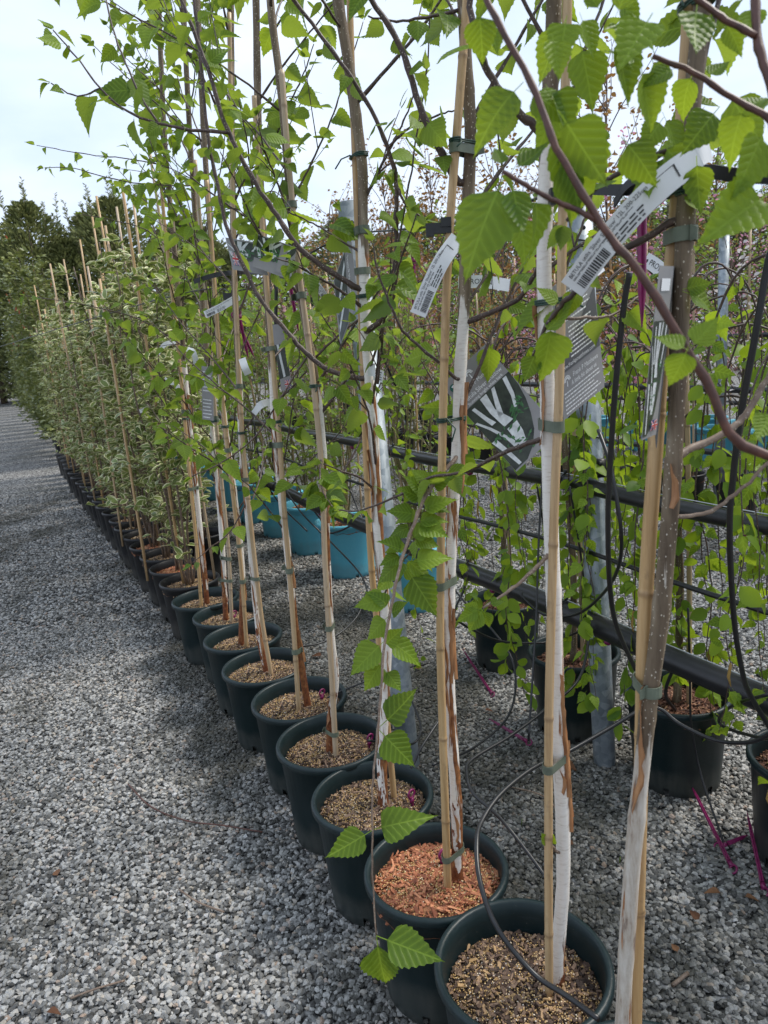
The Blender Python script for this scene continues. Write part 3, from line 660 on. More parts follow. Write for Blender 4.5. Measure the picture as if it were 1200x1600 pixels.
LEAF_N = [0]
def put_leaf(parent, p, d, n, s, lib=None):
    lib = lib or BL
    o = bpy.data.objects.new('leaf', lib[random.randrange(len(lib))]); COL.objects.link(o)
    o.parent = parent; o.matrix_basis = frame(p, d, n, s); LEAF_N[0] += 1
    return o
def branch_obj(parent, P, r0, r1, m, name='branch', n=7, jag=0.0, sub=5):
    Q = cat_rom(P, sub)
    if jag:
        for i in range(1, len(Q) - 1): Q[i] = Q[i] + Vector((rnd(-1, 1), rnd(-1, 1), rnd(-1, 1))) * jag
    R_ = [r0 + (r1 - r0) * (i / (len(Q) - 1)) ** 0.85 for i in range(len(Q))]
    for i in range(2, len(Q) - 1, 4): R_[i] *= 1.16
    mb = MB(); mb.tube(Q, R_, n); return link(name, mb.mesh(name, m), parent), Q, R_
def leafy(br, Q, start, step, size, per=(1, 2), hang=0.55, lib=None, tipfac=0.6):
    """leaves set alternately along the branch"""
    acc = 0.0; tot = sum((b_ - a).length for a, b_ in zip(Q, Q[1:])); nxt = tot * start; side = random.choice((-1, 1))
    for a, b_ in zip(Q, Q[1:]):
        l = (b_ - a).length
        while acc + l >= nxt:
            p = a.lerp(b_, (nxt - acc) / max(l, 1e-9)); t = (b_ - a).normalized()
            for _ in range(random.randint(*per)):
                sd = t.cross(Vector((rnd(-.4, .4), rnd(-.4, .4), 1))); sd = (sd.normalized() if sd.length > 1e-3 else Vector((1, 0, 0))) * side; side = -side
                d = sd * rnd(.5, 1.0) + t * rnd(.1, .6) + Vector((rnd(-.35, .35), rnd(-.35, .35), -hang * rnd(.3, 1.9)))
                nn = Vector((rnd(-.7, .7), rnd(-.9, .5), rnd(.1, 1)))
                s = size * rnd(.55, 1.22) * (1 - (1 - tipfac) * (nxt / tot) ** 3)
                put_leaf(br, p, d, nn, s, lib)
            nxt += step * rnd(.7, 1.35)
        acc += l
    # tip pair
    for k in (-1, 1):
        t = (Q[-1] - Q[-2]).normalized(); d = t + Vector((rnd(-.6, .6), rnd(-.6, .6), rnd(-.6, .3)))
        put_leaf(br, Q[-1], d, Vector((rnd(-.6, .6), rnd(-.6, .6), 1)), size * rnd(.35, .6) * tipfac / .6, lib)
def rand_branch(tree, Q, R_, z, az, L_, rise, r0, size=0.055, m=None, per=(1, 2), twigs=2, step=0.055, hang=0.55):
    p0 = along(Q, z); out = Vector((math.cos(az), math.sin(az), 0)); P = [p0]; d = (out * math.cos(rise) + Vector((0, 0, math.sin(rise)))).normalized(); p = p0
    k = 5
    for i in range(k):
        d = (d + Vector((rnd(-.14, .14), rnd(-.14, .14), rnd(-.10, .14)))).normalized(); p = p + d * (L_ / k); P.append(p)
    br, bq, brr = branch_obj(tree, P, r0, 0.0011, m or M['twig'], jag=0.001)
    leafy(br, bq, rnd(.22, .32), step, size, per, hang)
    for _ in range(twigs):
        i = random.randrange(len(bq) // 4, int(len(bq) * .8)); t = (bq[i + 1] - bq[i]).normalized()
        dd = (t + Vector((rnd(-1, 1), rnd(-1, 1), rnd(-.3, .6))).normalized() * .9).normalized(); L2 = L_ * rnd(.25, .45)
        tw, tq, _ = branch_obj(br, [bq[i], bq[i] + dd * L2 * .5 + Vector((0, 0, rnd(-.01, .02))), bq[i] + dd * L2 + Vector((0, 0, rnd(-.04, .03)))], brr[i] * .6, 0.0009, m or M['twig'], 'twig', 6)
        leafy(br, tq, .2, step, size * .9, per, hang)
    return br

# ------------------------------------------------------------------ front row: dark green pots with silver birches
POTS = {1: (0.165, 1.014), 2: (0.042, 1.261), 3: (-0.082, 1.524), 4: (-0.193, 1.777), 5: (-0.303, 2.042), 6: (-0.447, 2.309), 7: (-0.561, 2.568), 8: (-0.667, 2.839), 9: (-0.811, 3.064), 0: (0.287, 0.760), -1: (0.415, 0.505)}
SOILS = {1: ('grit', 'dark'), 2: ('red', 'red'), 3: ('grit', None), 4: ('grit', 'dark'), 5: ('grit', None), 6: ('grit', None), 7: ('grit', 'dark'), 8: ('grit', None), 9: ('grit', None), 0: ('grit', None), -1: ('grit', None)}
def nth(i): return ORD[9 - i]
for i, (x, y) in POTS.items():
    so, ch = SOILS[i]
    lab = 'dark green round pot, %s green pot counting from the black pots' % nth(i)
    if i == 2: lab = 'dark green pot filled with bright orange bark and golden grit'
    pot('green', (x, y), lab, 'dark green pots in the birch row', so, ch, 0.05 if i != 1 else 0.06)

T = {}
T[0] = dict(Y=.79, tr=[(968, 1640), (975, 1560), (983, 1420), (990, 1330), (1003, 1200), (1015, 1090), (1030, 980), (1042, 860), (1050, 760), (1057, 640), (1062, 520), (1068, 400), (1073, 300), (1080, 180), (1092, 60), (1104, -60)],
            ca=[(988, 1640), (997, 1400), (1003, 1150), (1006, 1000), (1013, 860), (1023, 720), (1034, 560), (1056, 350), (1076, 60), (1084, -60)], r=.0102, wt=.70, bf=.88)
T[1] = dict(Y=1.02, tr=[(868, 1512), (873, 1470), (880, 1370), (878, 1250), (872, 1150), (870, 1050), (866, 950), (862, 850), (858, 750), (856, 650), (853, 520), (850, 420), (852, 320), (855, 210), (862, 100), (868, -60)],
            ca=[(857, 1537), (857, 1300), (858, 1100), (866, 800), (874, 600), (878, 400), (882, 200), (888, -60)], r=.0114, wt=1.38, bf=1.62)
T[2] = dict(Y=1.262, tr=[(713, 1374), (714, 1300), (711, 1220), (706, 1150), (701, 1050), (700, 980), (704, 880), (708, 790), (715, 700), (718, 600), (724, 500), (728, 400), (732, 300), (735, 200), (728, 90), (722, -60)],
            ca=[(696, 1345), (692, 1150), (688, 1000), (689, 850), (691, 700), (696, 500), (703, 350), (716, 180), (728, 20), (733, -60)], r=.0112, wt=1.22, bf=1.36)
T[3] = dict(Y=1.524, tr=[(598, 1254), (597, 1190), (601, 1100), (604, 1010), (600, 930), (592, 840), (587, 740), (581, 640), (573, 540), (569, 440), (567, 340), (566, 260), (556, 180), (543, 90), (528, 0), (520, -60)],
            ca=[(616, 1250), (607, 1150), (592, 1000), (580, 880), (573, 740), (568, 600), (562, 440), (556, 280), (550, 120), (545, -60)], r=.0115, wt=1.42, bf=1.55)
T[4] = dict(Y=1.777, tr=[(515, 1182), (517, 1120), (524, 1060), (516, 980), (512, 900), (508, 800), (504, 700), (494, 600), (480, 520), (463, 420), (455, 330), (447, 230), (438, 130), (425, 30), (418, -60)],
            ca=[(525, 1189), (518, 1050), (508, 880), (503, 740), (492, 620), (480, 520), (468, 430), (458, 330), (448, 220), (440, 110)], r=.0100, wt=1.15, bf=1.35)
T[5] = dict(Y=2.042, tr=[(482, 1110), (474, 1060), (464, 1000), (457, 940), (450, 870), (440, 780), (431, 700), (426, 600), (420, 500), (412, 380), (405, 250), (402, 120), (400, 0), (398, -60)],
            ca=[(467, 1114), (462, 1030), (455, 930), (446, 820), (436, 680), (426, 560), (413, 400), (402, 230), (397, 150)], r=.0105, wt=1.1, bf=1.35)
T[6] = dict(Y=2.309, tr=[(418, 1050), (408, 1010), (400, 950), (394, 880), (385, 780), (378, 700), (374, 600), (369, 500), (365, 380), (362, 200), (360, -60)],
            ca=[(423, 1042), (411, 980), (402, 910), (392, 820), (380, 700), (372, 560), (366, 400), (362, 250), (358, 20)], r=.0105, wt=1.1, bf=1.4)
T[7] = dict(Y=2.568, tr=[(376, 1009), (378, 960), (379, 900), (373, 830), (362, 740), (350, 650), (340, 520), (330, 380), (318, 200), (306, -60)],
            ca=[(384, 1006), (378, 900), (366, 790), (353, 680), (343, 560), (333, 420), (323, 280)], r=.0105, wt=1.05, bf=1.4)
T[8] = dict(Y=2.839, tr=[(352, 966), (350, 900), (346, 830), (338, 740), (328, 640), (320, 520), (308, 380), (296, 200), (283, -60)],
            ca=[(360, 962), (357, 860), (347, 760), (337, 650), (327, 520), (317, 400), (305, 250)], r=.0105, wt=1.05, bf=1.4)
T[9] = dict(Y=3.064, tr=[(323, 943), (318, 880), (310, 800), (302, 720), (294, 640), (284, 520), (272, 380), (258, 230), (250, 60), (246, -60)],
            ca=[(314, 946), (308, 860), (298, 760), (288, 650), (276, 520), (262, 400), (250, 270)], r=.0110, wt=1.1, bf=1.5)
TREE = {}
for i in sorted(T):
    d = T[i]; Y = d['Y']; P = [at(x, y, Y) for x, y in d['tr']]; P[0].z = min(P[0].z, 0.225)
    base = P[0].copy()
    lab = {0: 'near birch with brown white-speckled bark above a pale grey foot', 1: 'white birch with orange peeling seams beside a bamboo cane, in the ninth green pot'}.get(i,
          'slender birch with white peeling bark, in the %s green pot from the black pots' % nth(i))
    if i == 2: lab = 'birch with orange flaking trunk rising from the orange bark pot'
    t = thing('birch_tree', lab, 'tree', base, 'silver birches in the front row')
    me, Q, R_ = trunk_mesh(P, d['r'], d['r'] * .84, d['wt'], d['bf'], {0: 0.02, 1: 0.06, 2: 0.30, 3: 0.26}.get(i, 0.42), grey={0: 1.0}.get(i, 0.0))
    link('trunk', me, t); TREE[i] = (t, Q, R_)
    for k in range({0: 2, 1: 5, 2: 8, 3: 6, 4: 4, 5: 4}.get(i, 3)):
        bark_strip(t, Q, R_, rnd(0.3, 1.15), rnd(0.04, 0.22), rnd(-2.9, -0.2), rnd(0.0030, 0.0075))
    cp = [at(x, y, Y + 0.020 if i in (0,) else Y - 0.026 if i in (1, 4) else Y + (0.024 if i in (3,) else -0.024)) for x, y in d['ca']]
    cp[0].z = min(cp[0].z, 0.22)
    ct, CP = cane(cp, {0: 0.0092, 1: 0.0068, 2: 0.0078}.get(i, 0.0075), 'tan bamboo cane tied to the %s birch counting from the black pots' % nth(i), 'canes in the front row')
    d['CP'] = CP
    ty = {0: (1080, 375, 288), 1: (1182, 662), 2: (905, 1325, 238), 3: (1178, 357, 420), 4: (975, 1140, 318, 460), 5: (1012, 885, 690, 540), 6: (900, 745, 600), 7: (905, 850, 700), 8: (905, 870, 650), 9: (760, 640, 520)}[i]
    zs = [at(d['tr'][0][0], y_, Y).z for y_ in ty]
    for z in zs:
        a, b_ = along(Q, z), along(CP, z)
        j = min(range(len(Q)), key=lambda k_: abs(Q[k_].z - z))
        if (a - b_).length < 0.09: tie_tape(ct, a, b_, R_[j] * 1.1, {0: .0096, 1: .0072}.get(i, 0.0082), rnd(0.011, 0.016), M['tie'])
    for z in {0: (1.58, 1.41), 1: (1.32,), 2: (1.15, 1.58), 3: (1.38, 1.64), 4: (1.52, 1.2), 5: (1.1,)}.get(i, (1.05,)):
        a, b_ = along(Q, z), along(CP, z); j = min(range(len(Q)), key=lambda k_: abs(Q[k_].z - z))
        if (a - b_).length < 0.09: tie_string(ct, a, b_, R_[j] * 1.1, {0: .0096, 1: .0072}.get(i, 0.0082))

# the birch standing just beside the camera, outside the frame: only its twigs reach in
tn = thing('birch_tree', 'large leafed birch whose red brown twigs reach in front of the row', 'tree', (0.415, 0.505, 0.225), 'silver birches in the front row')
me, Qn, Rn = trunk_mesh([(0.415, 0.505, 0.225), (0.43, 0.50, 0.6), (0.44, 0.49, 1.0), (0.45, 0.49, 1.5), (0.45, 0.48, 2.0)], .013, .010, 1.2, 1.4)
link('trunk', me, tn); TREE[-1] = (tn, Qn, Rn)

def px_branch(i, path, Y0, Y1, r0, r1=.0012, m='twig', leaves=None, snap=True, jag=0.0012):
    t, Q, R_ = TREE[i]; n = len(path)
    P = [at(x, y, Y0 + (Y1 - Y0) * k / (n - 1)) for k, (x, y) in enumerate(path)]
    if snap: P = [along(Q, P[0].z)] + P if (along(Q, P[0].z) - P[0]).length > .012 else [along(Q, P[0].z)] + P[1:]
    br, q, rr = branch_obj(t, P, r0, r1, M[m], jag=jag)
    if leaves:
        leafy(br, q, leaves[0], leaves[1], leaves[2], leaves[3] if len(leaves) > 3 else (1, 2), leaves[4] if len(leaves) > 4 else .55)
    return br, q
def px_leaf(br, b0, tip, Y, nrm=None, dY=0.0, lib=None):
    p, e = at(*b0, Y), at(*tip, Y + dY); d = e - p
    n = nrm or (rnd(-.5, .5), rnd(-1.1, -.5), rnd(.2, .9))
    put_leaf(br, p, d, n, d.length / 1.2, lib)
# --- third green pot's birch: long dark branches sweeping up to the left
B31, q31 = px_branch(3, [(578, 515), (600, 493), (615, 453), (620, 400), (619, 350), (620, 300), (613, 253), (587, 187), (533, 97), (460, 0), (430, -50)], 1.50, 1.38, .0062, .003, leaves=(.35, .075, .058, (1, 2)))
px_branch(3, [(607, 230), (640, 200), (683, 180), (712, 172)], 1.41, 1.36, .0028, leaves=(.25, .05, .055), snap=False)
px_branch(3, [(618, 285), (633, 317), (663, 343)], 1.42, 1.42, .003, .0015, leaves=(.3, .05, .055), snap=False)
B33, q33 = px_branch(3, [(558, 450), (513, 422), (467, 387), (433, 337), (400, 287), (357, 207), (333, 133), (310, 67), (283, 0), (265, -50)], 1.52, 1.50, .0065, .003, leaves=(.3, .075, .056, (1, 2)))
px_branch(3, [(357, 207), (300, 203), (247, 192), (200, 175), (157, 138), (117, 87), (83, 47)], 1.50, 1.55, .0034, leaves=(.2, .042, .060), snap=False)
px_branch(3, [(247, 192), (215, 140), (185, 70), (165, 0), (160, -40)], 1.52, 1.6, .0024, leaves=(.15, .045, .056), snap=False)
px_branch(3, [(157, 138), (120, 150), (80, 130)], 1.54, 1.56, .0017, leaves=(.2, .045, .055, (1, 1)), snap=False)
B34, q34 = px_branch(3, [(558, 590), (513, 577), (477, 550), (447, 517), (410, 473), (383, 420), (353, 350), (340, 290), (326, 220), (316, 120), (303, 0), (298, -40)], 1.53, 1.62, .0060, .0026, leaves=(.2, .08, .054, (1, 2)))
px_branch(3, [(590, 600), (596, 540), (603, 480), (613, 420), (632, 330), (650, 220), (668, 100), (672, 20)], 1.46, 1.40, .0026, leaves=(.3, .06, .054), snap=False)
# --- orange bark pot's birch
px_branch(2, [(715, 283), (690, 240), (655, 165), (625, 70), (580, 0), (560, -40)], 1.26, 1.22, .0068, .0035, leaves=(.2, .07, .056, (1, 2)))
px_branch(2, [(712, 590), (667, 551), (629, 516), (608, 473), (590, 425), (583, 380)], 1.25, 1.22, .0036, leaves=(.3, .055, .050))
px_branch(2, [(728, 505), (775, 485), (812, 465), (835, 430), (848, 400), (862, 340)], 1.26, 1.16, .0050, .0025, leaves=(.55, .06, .050, (1, 1)))
px_branch(2, [(724, 12), (667, 27), (620, 33), (575, 25)], 1.26, 1.24, .003, leaves=(.2, .05, .055))
BH, qh = px_branch(2, [(711, 717), (683, 750), (663, 780), (647, 817), (630, 867), (617, 917), (603, 993), (596, 1060), (590, 1143), (583, 1217), (582, 1293), (583, 1383), (588, 1462)], 1.25, 1.00, .0040, .0012, m='twig_grey')
YH = lambda py: 1.25 - .25 * (py - 717) / 745
for b0, tip in (((663, 780), (625, 765)), ((660, 785), (700, 795)), ((655, 795), (620, 812)), ((672, 765), (705, 740)), ((676, 760), (650, 735)), ((647, 817), (695, 835)), ((648, 815), (693, 808)), ((645, 822), (610, 835)), ((632, 862), (598, 845)), ((630, 867), (598, 878)), ((640, 845), (672, 815)), ((640, 880), (697, 866)), ((636, 890), (678, 955)), ((612, 935), (560, 942)), ((608, 962), (573, 995)), ((606, 960), (640, 945)), ((602, 1000), (552, 1048)), ((604, 1000), (657, 1030)), ((600, 1030), (570, 1075)), ((594, 1135), (651, 1083)), ((592, 1140), (642, 1192)), ((582, 1297), (519, 1336)), ((583, 1296), (652, 1279)), ((588, 1462), (677, 1497)), ((588, 1464), (600, 1538)), ((690, 742), (735, 735)), ((668, 772), (640, 745)), ((652, 805), (612, 795)), ((655, 800), (702, 775)), ((642, 838), (682, 852)), ((628, 878), (592, 905)), ((634, 872), (668, 905)), ((610, 950), (585, 925)), ((640, 850), (605, 862)), ((600, 1045), (625, 1075)), ((598, 1010), (625, 985))):
    tip = (b0[0] + (tip[0] - b0[0]) * 1.14, b0[1] + (tip[1] - b0[1]) * 1.14); px_leaf(BH, b0, tip, YH(b0[1]) - .005, dY=rnd(-.03, .0), nrm=(rnd(-.25, .25), -.7, rnd(.5, .9)))
# --- white birch of the ninth green pot
px_branch(1, [(855, 215), (830, 193), (800, 167), (770, 125), (745, 70), (733, 0), (730, -40)], 1.02, 1.00, .0062, .0035, leaves=(.3, .07, .058, (1, 2)))
B6, q6 = px_branch(1, [(862, 858), (840, 885), (800, 920), (755, 950)], 1.02, .98, .0036, .0018, m='twig_grey')
for b0, tip in (((757, 949), (728, 988)), ((756, 950), (762, 985)), ((753, 950), (712, 972)), ((752, 951), (722, 945)), ((762, 945), (790, 935))): px_leaf(B6, b0, tip, .98)
px_branch(1, [(847, 682), (805, 700), (763, 720), (723, 737), (670, 747), (627, 773), (563, 797), (530, 797)], 1.03, 1.34, .0038, .0014, leaves=(.30, .052, .050, (1, 2)))
BB, qb = px_branch(1, [(879, 1332), (870, 1330), (862, 1322)], 1.02, .995, .0026, .0018, m='twig_grey')
for b0, tip in (((862, 1322), (843, 1298)), ((862, 1322), (866, 1300))): px_leaf(BB, b0, tip, .994)
px_branch(1, [(870, 497), (925, 496), (952, 493), (993, 467), (1012, 440)], 1.02, 1.10, .003, m='twig_grey', leaves=(.45, .04, .055))
# --- brown speckled birch
px_branch(0, [(1055, 712), (1083, 700), (1142, 670), (1170, 640), (1200, 590), (1235, 530)], .79, .82, .0048, .003, m='twig_grey', leaves=(.6, .06, .055, (1, 1)))
px_branch(0, [(1052, 808), (1100, 803), (1150, 772), (1200, 722), (1235, 690)], .79, .76, .0026, .0016, m='twig_grey')
BD, qd = px_branch(0, [(1068, 335), (1010, 372), (946, 405), (902, 452), (876, 478), (850, 516), (832, 560)], .79, .86, .0042, .0022)
for b0, tip in (((880, 475), (835, 452)), ((862, 500), (850, 600)), ((845, 525), (905, 470)), ((905, 448), (882, 500)), ((930, 415), (885, 425)), ((960, 398), (1000, 420)), ((838, 548), (818, 598))): px_leaf(BD, b0, tip, .84)
BE, qe = px_branch(0, [(1085, 225), (1033, 240), (985, 262), (937, 290), (885, 345)], .79, .80, .0042, .002, leaves=(.3, .05, .055, (1, 2)))
for b0, tip in (((1066, 455), (1132, 477)), ((1066, 452), (1112, 442)), ((1063, 300), (1100, 345)), ((1040, 240), (1070, 255)), ((1035, 175), (1070, 255)), ((985, 262), (1040, 218))): px_leaf(BE, b0, tip, .78)
# --- twigs of the birch beside the camera
BN, qn = px_branch(-1, [(1200, 712), (1100, 590), (1010, 440), (940, 350), (870, 230), (830, 130), (765, 10), (735, -60)], .52, .62, .0038, .0022, m='twig_red', jag=.0006)
px_branch(-1, [(935, 345), (895, 325), (852, 307), (815, 285), (785, 268)], .565, .575, .0022, .0016, m='twig_red', snap=False, jag=.0004)
px_branch(-1, [(1260, 230), (1200, 183), (1160, 163), (1083, 113), (1020, 88)], .56, .60, .0032, .0018, m='twig_red', jag=.0005)
px_branch(-1, [(1260, 260), (1205, 130), (1183, 60), (1180, -30)], .54, .58, .0036, .003, m='twig_red', jag=.0005)
px_branch(-1, [(1180, 56), (1135, 32), (1093, 0), (1060, -30)], .565, .58, .0024, .002, m='twig_red', snap=False, jag=.0004)
NEAR = [((790, 272), (718, 425), .575), ((800, 282), (815, 372), .57), ((832, 298), (858, 408), .575), ((806, 330), (832, 415), .66), ((800, 265), (860, 232), .60), ((785, 262), (775, 225), .59), ((872, 172), (948, 290), .59), ((880, 178), (905, 350), .60),
        ((818, 128), (731, 218), .62), ((822, 140), (893, 178), .61), ((886, 24), (872, 104), .66), ((884, 30), (838, 132), .69), ((905, 60), (930, 175), .74), ((960, 30), (1000, -60), .62), ((960, 48), (985, 165), .64), ((1000, 95), (1020, 210), .62), ((1015, 85), (1050, 165), .66), ((1020, 20), (965, 110), .60),
        ((1090, 2), (1078, 102), .60), ((1085, 108), (1052, 190), .70), ((1100, 118), (1140, 100), .66), ((1196, 195), (1150, 312), .545), ((1165, 160), (1130, 260), .60), ((1205, 300), (1098, 372), .55), ((1160, 175), (1205, 140), .58), ((748, 12), (757, 97), .66), ((765, 40), (780, 80), .75),
        ((1078, 548), (1022, 522), .50), ((1076, 540), (1050, 608), .50), ((1078, 545), (1122, 498), .52), ((1210, 640), (1180, 690), .55), ((870, 235), (925, 330), .585), ((1130, 30), (1165, 85), .60), ((1060, 105), (1000, 128), .62), ((990, 110), (955, 60), .63), ((940, 20), (905, -30), .66)]
for _ in range(16):
    x, y = rnd(850, 1190), rnd(-20, 250); a_ = rnd(-.9, .9); l_ = rnd(60, 105); NEAR.append(((x, y), (x + l_ * math.sin(a_), y + l_ * math.cos(a_)), rnd(.60, .80)))
for b0, tip, Y in NEAR: px_leaf(BN, b0, tip, Y, dY=rnd(-.02, .02))

# --- left-reaching twigs of the far birches
px_branch(8, [(297, 290), (280, 290), (217, 287), (157, 275), (117, 263), (70, 262)], 2.82, 2.7, .003, leaves=(.15, .07, .060, (1, 2)))
px_branch(9, [(262, 285), (253, 260), (200, 248), (150, 243), (95, 234), (57, 227)], 3.05, 2.9, .003, leaves=(.15, .09, .060, (1, 2)))
px_branch(9, [(275, 400), (230, 360), (180, 345), (130, 335)], 3.05, 2.9, .003, leaves=(.15, .06, .058, (1, 2)))
px_branch(9, [(285, 540), (220, 500), (150, 480), (95, 470), (40, 462)], 3.0, 2.7, .003, leaves=(.3, .09, .058, (1, 1)))
px_branch(4, [(478, 560), (440, 620), (400, 680), (350, 720), (300, 745)], 1.77, 1.62, .003, leaves=(.3, .065, .056, (1, 2)))
px_branch(4, [(503, 700), (500, 740), (505, 770), (520, 792)], 1.77, 1.60, .003, leaves=(.1, .026, .066, (2, 3)))
px_branch(3, [(588, 770), (560, 745), (530, 735), (505, 725)], 1.52, 1.46, .0026, leaves=(.15, .04, .058, (1, 2)))
px_branch(3, [(600, 930), (620, 890), (650, 850), (668, 820)], 1.5, 1.36, .0024, leaves=(.2, .035, .056, (1, 2)))
px_branch(6, [(385, 785), (360, 830), (330, 855), (300, 880)], 2.3, 2.15, .0028, leaves=(.3, .06, .058, (1, 2)))
px_branch(5, [(448, 830), (415, 790), (390, 760), (365, 740)], 2.04, 1.95, .0026, leaves=(.3, .05, .056, (1, 2)))

# --- fill of the crowns
FILL = {0: (5, 1.35, 1.75, .05), 1: (5, 1.25, 1.75, .055), 2: (7, 1.0, 1.9, .055), 3: (9, .95, 2.0, .055), 4: (12, .85, 2.05, .055), 5: (13, .8, 2.2, .056), 6: (13, .75, 2.3, .056), 7: (14, .7, 2.4, .056), 8: (14, .7, 2.5, .058), 9: (15, .65, 2.6, .058)}
for i, (n, z0, z1, sz) in FILL.items():
    t, Q, R_ = TREE[i]
    for k in range(n):
        z = z0 + (z1 - z0) * (k + rnd(.1, .9)) / n
        az = rnd(0, 6.283)
        if i <= 2 and math.sin(az) < -.2: az = -az              # keep the camera side of the nearest crowns open
        rand_branch(t, Q, R_, z, az, rnd(.28, .60) * (1.0 if i > 3 else .75), math.radians(rnd(32, 66)), rnd(.0024, .0042), sz * 1.1, twigs=random.choice((0, 1, 1, 2)) if i < 3 else random.choice((1, 2)), per=(1, 2))

# ------------------------------------------------------------------ fence: posts, pipes, wires
def post(px_pts, Y, r, label, z_top, holes=()):
    P = [at(x, y, Y) for x, y in px_pts]; d = (P[-1] - P[0]); top = P[0] if P[0].z > P[-1].z else P[-1]; bot = P[-1] if P[0].z > P[-1].z else P[0]
    ax = (top - bot).normalized(); b0 = bot - ax * (bot.z / ax.z); b1 = b0 + ax * ((z_top) / ax.z)
    t = thing('metal_post', label, 'post', b0); mb = MB()
    n = 20; V = []; e = Vector((1, 0, 0)); e = (e - ax * e.dot(ax)).normalized(); f_ = ax.cross(e)
    for q, rr in ((b0 + ax * .003, r), (b1, r), (b1, r - .004), (b1 - ax * .12, r - .004)):
        for k in range(n): th = 2 * math.pi * k / n; V.append(q + (e * math.cos(th) + f_ * math.sin(th)) * rr)
    F = [(i * n + k, i * n + (k + 1) % n, (i + 1) * n + (k + 1) % n, (i + 1) * n + k) for i in range(3) for k in range(n)]; F.append(tuple(3 * n + k for k in range(n)))
    mb.add(V, F); link('tube', mb.mesh('post', M['galv']), t)
    for z in holes:
        c = b0 + ax * (z / ax.z) - f_ * (r + .0004) if f_.y > 0 else b0 + ax * (z / ax.z) + f_ * (r + .0004)
        hb = MB(); hb.tube([c, c + Vector((0, -.0012, 0))], [.0052, .0052], 12); link('bolt_hole', hb.mesh('bolt hole', M['dark']), t)
    return t, b0, ax
postA, pA, axA = post([(905, 330), (945, 1197)], 1.985, .0325, 'leaning galvanised post behind the pipes, beside the weeping birch pots', 1.585, (1.53, 1.03))
postB, pB, axB = post([(547, 318), (636, 1165)], 2.06, .0335, 'galvanised post standing directly behind the third green pot birch', 1.655, (1.60,))
gC = gnd(634, 700); postC, pC, axC = post([(612, 470), (634, 700)], gC.y, .035, 'slim galvanised post far across the gravel lane', 2.0)
for pst, p0, ax, zz in ((postA, pA, axA, 1.50), (postA, pA, axA, 1.485), (postA, pA, axA, 1.0), (postB, pB, axB, .62), (postB, pB, axB, 1.575)):
    c = p0 + ax * zz; mb = MB(); mb.tube([c + Vector((math.cos(a) * .035, math.sin(a) * .035, .004 * math.sin(a * 2))) for a in [2 * math.pi * k / 20 for k in range(21)]], .0022, 6, cap=False)
    link('wire_loop', mb.mesh('wire loop', M['black']), pst)

def fence_pts(z, ts, s=1.335, sag=0.0):
    return [row(t, s + .004 * math.sin(t * 3), z - sag * abs(math.sin((t - 1.53) * math.pi / 2.6))) for t in ts]
TS = [0.2 + .35 * k for k in range(34)]
sA = pA.x * V_.x + pA.y * V_.y
def pipe(name, z, r, label, s, m, wire=True, t0=0.2, n=34, sag=.012):
    P = [row(t0 + .35 * k, s + .003 * math.sin(k), z + (.006 * math.sin(k * 1.7)) - sag * abs(math.sin((t0 + .35 * k - 1.5) * 1.2))) for k in range(n)]
    t = thing(name, label, 'pipe', P[0]); mb = MB(); mb.tube(cat_rom(P, 3), r, 16); link('pipe_wall', mb.mesh('pipe', m), t)
    if wire:
        mb = MB(); mb.tube([p + Vector((0, 0, r + .0045)) for p in cat_rom(P, 2)], .0016, 6); link('carrier_wire', mb.mesh('wire', M['wire']), t)
    return t, P
sP = sA - .052
lowp, LP = pipe('irrigation_pipe', 0.475, .031, 'thick black irrigation pipe with steel wire, low along the fence', sP - .004, M['pipe'])
upp, UPP = pipe('irrigation_pipe', 0.862, .0205, 'slimmer black irrigation pipe carried above the thick one', sP + .006, M['pipe'])
midp, MP = pipe('drip_line', 0.675, .0065, 'thin black drip line strung between the two irrigation pipes', sP + .010, M['rubber'], False, sag=.02)
def on(P, t):
    k = (t - .2) / .35; i = max(0, min(len(P) - 2, int(k))); return P[i].lerp(P[i + 1], k - i)
for pt, P, r in ((lowp, LP, .031), (upp, UPP, .0205)):
    for t in (.75, 1.28, 1.62, 2.15, 2.7, 3.5, 4.3, 5.3):
        c = on(P, t); mb = MB(); mb.tube([c + V_ * math.cos(a) * (r + .0015) + Vector((0, 0, math.sin(a) * (r + .002) + .002)) for a in [2 * math.pi * k / 16 for k in range(17)]], .0022, 6, cap=False)
        mb.box(c + Vector((0, 0, r + .009)), (.009, .009, .012)); link('cable_tie', mb.mesh('cable tie', M['black']), pt)
    for t in (.55, .92, 1.45, 2.0, 2.45, 3.0, 3.6, 4.2, 5.0):
        c = on(P, t + (.12 if r < .03 else 0)) - Vector((0, 0, r)); mb = MB(); mb.tube([c + Vector((0, 0, .004)), c - Vector((0, 0, .006)), c - Vector((0, 0, .012))], [.011, .012, .006], 10)
        link('outlet', mb.mesh('outlet', M['magenta']), pt)
mb = MB(); cA = on(UPP, 1.55); mb.box(pA + axA * .915 + Vector((0.012, -.040, 0)), (.03, .02, .05)); mb.tube([pA + axA * .93 + Vector((.008, -.05, 0)), pA + axA * .93 + Vector((.008, -.062, 0))], [.007, .006], 8)
link('pipe_bracket', mb.mesh('bracket', M['black']), postA)

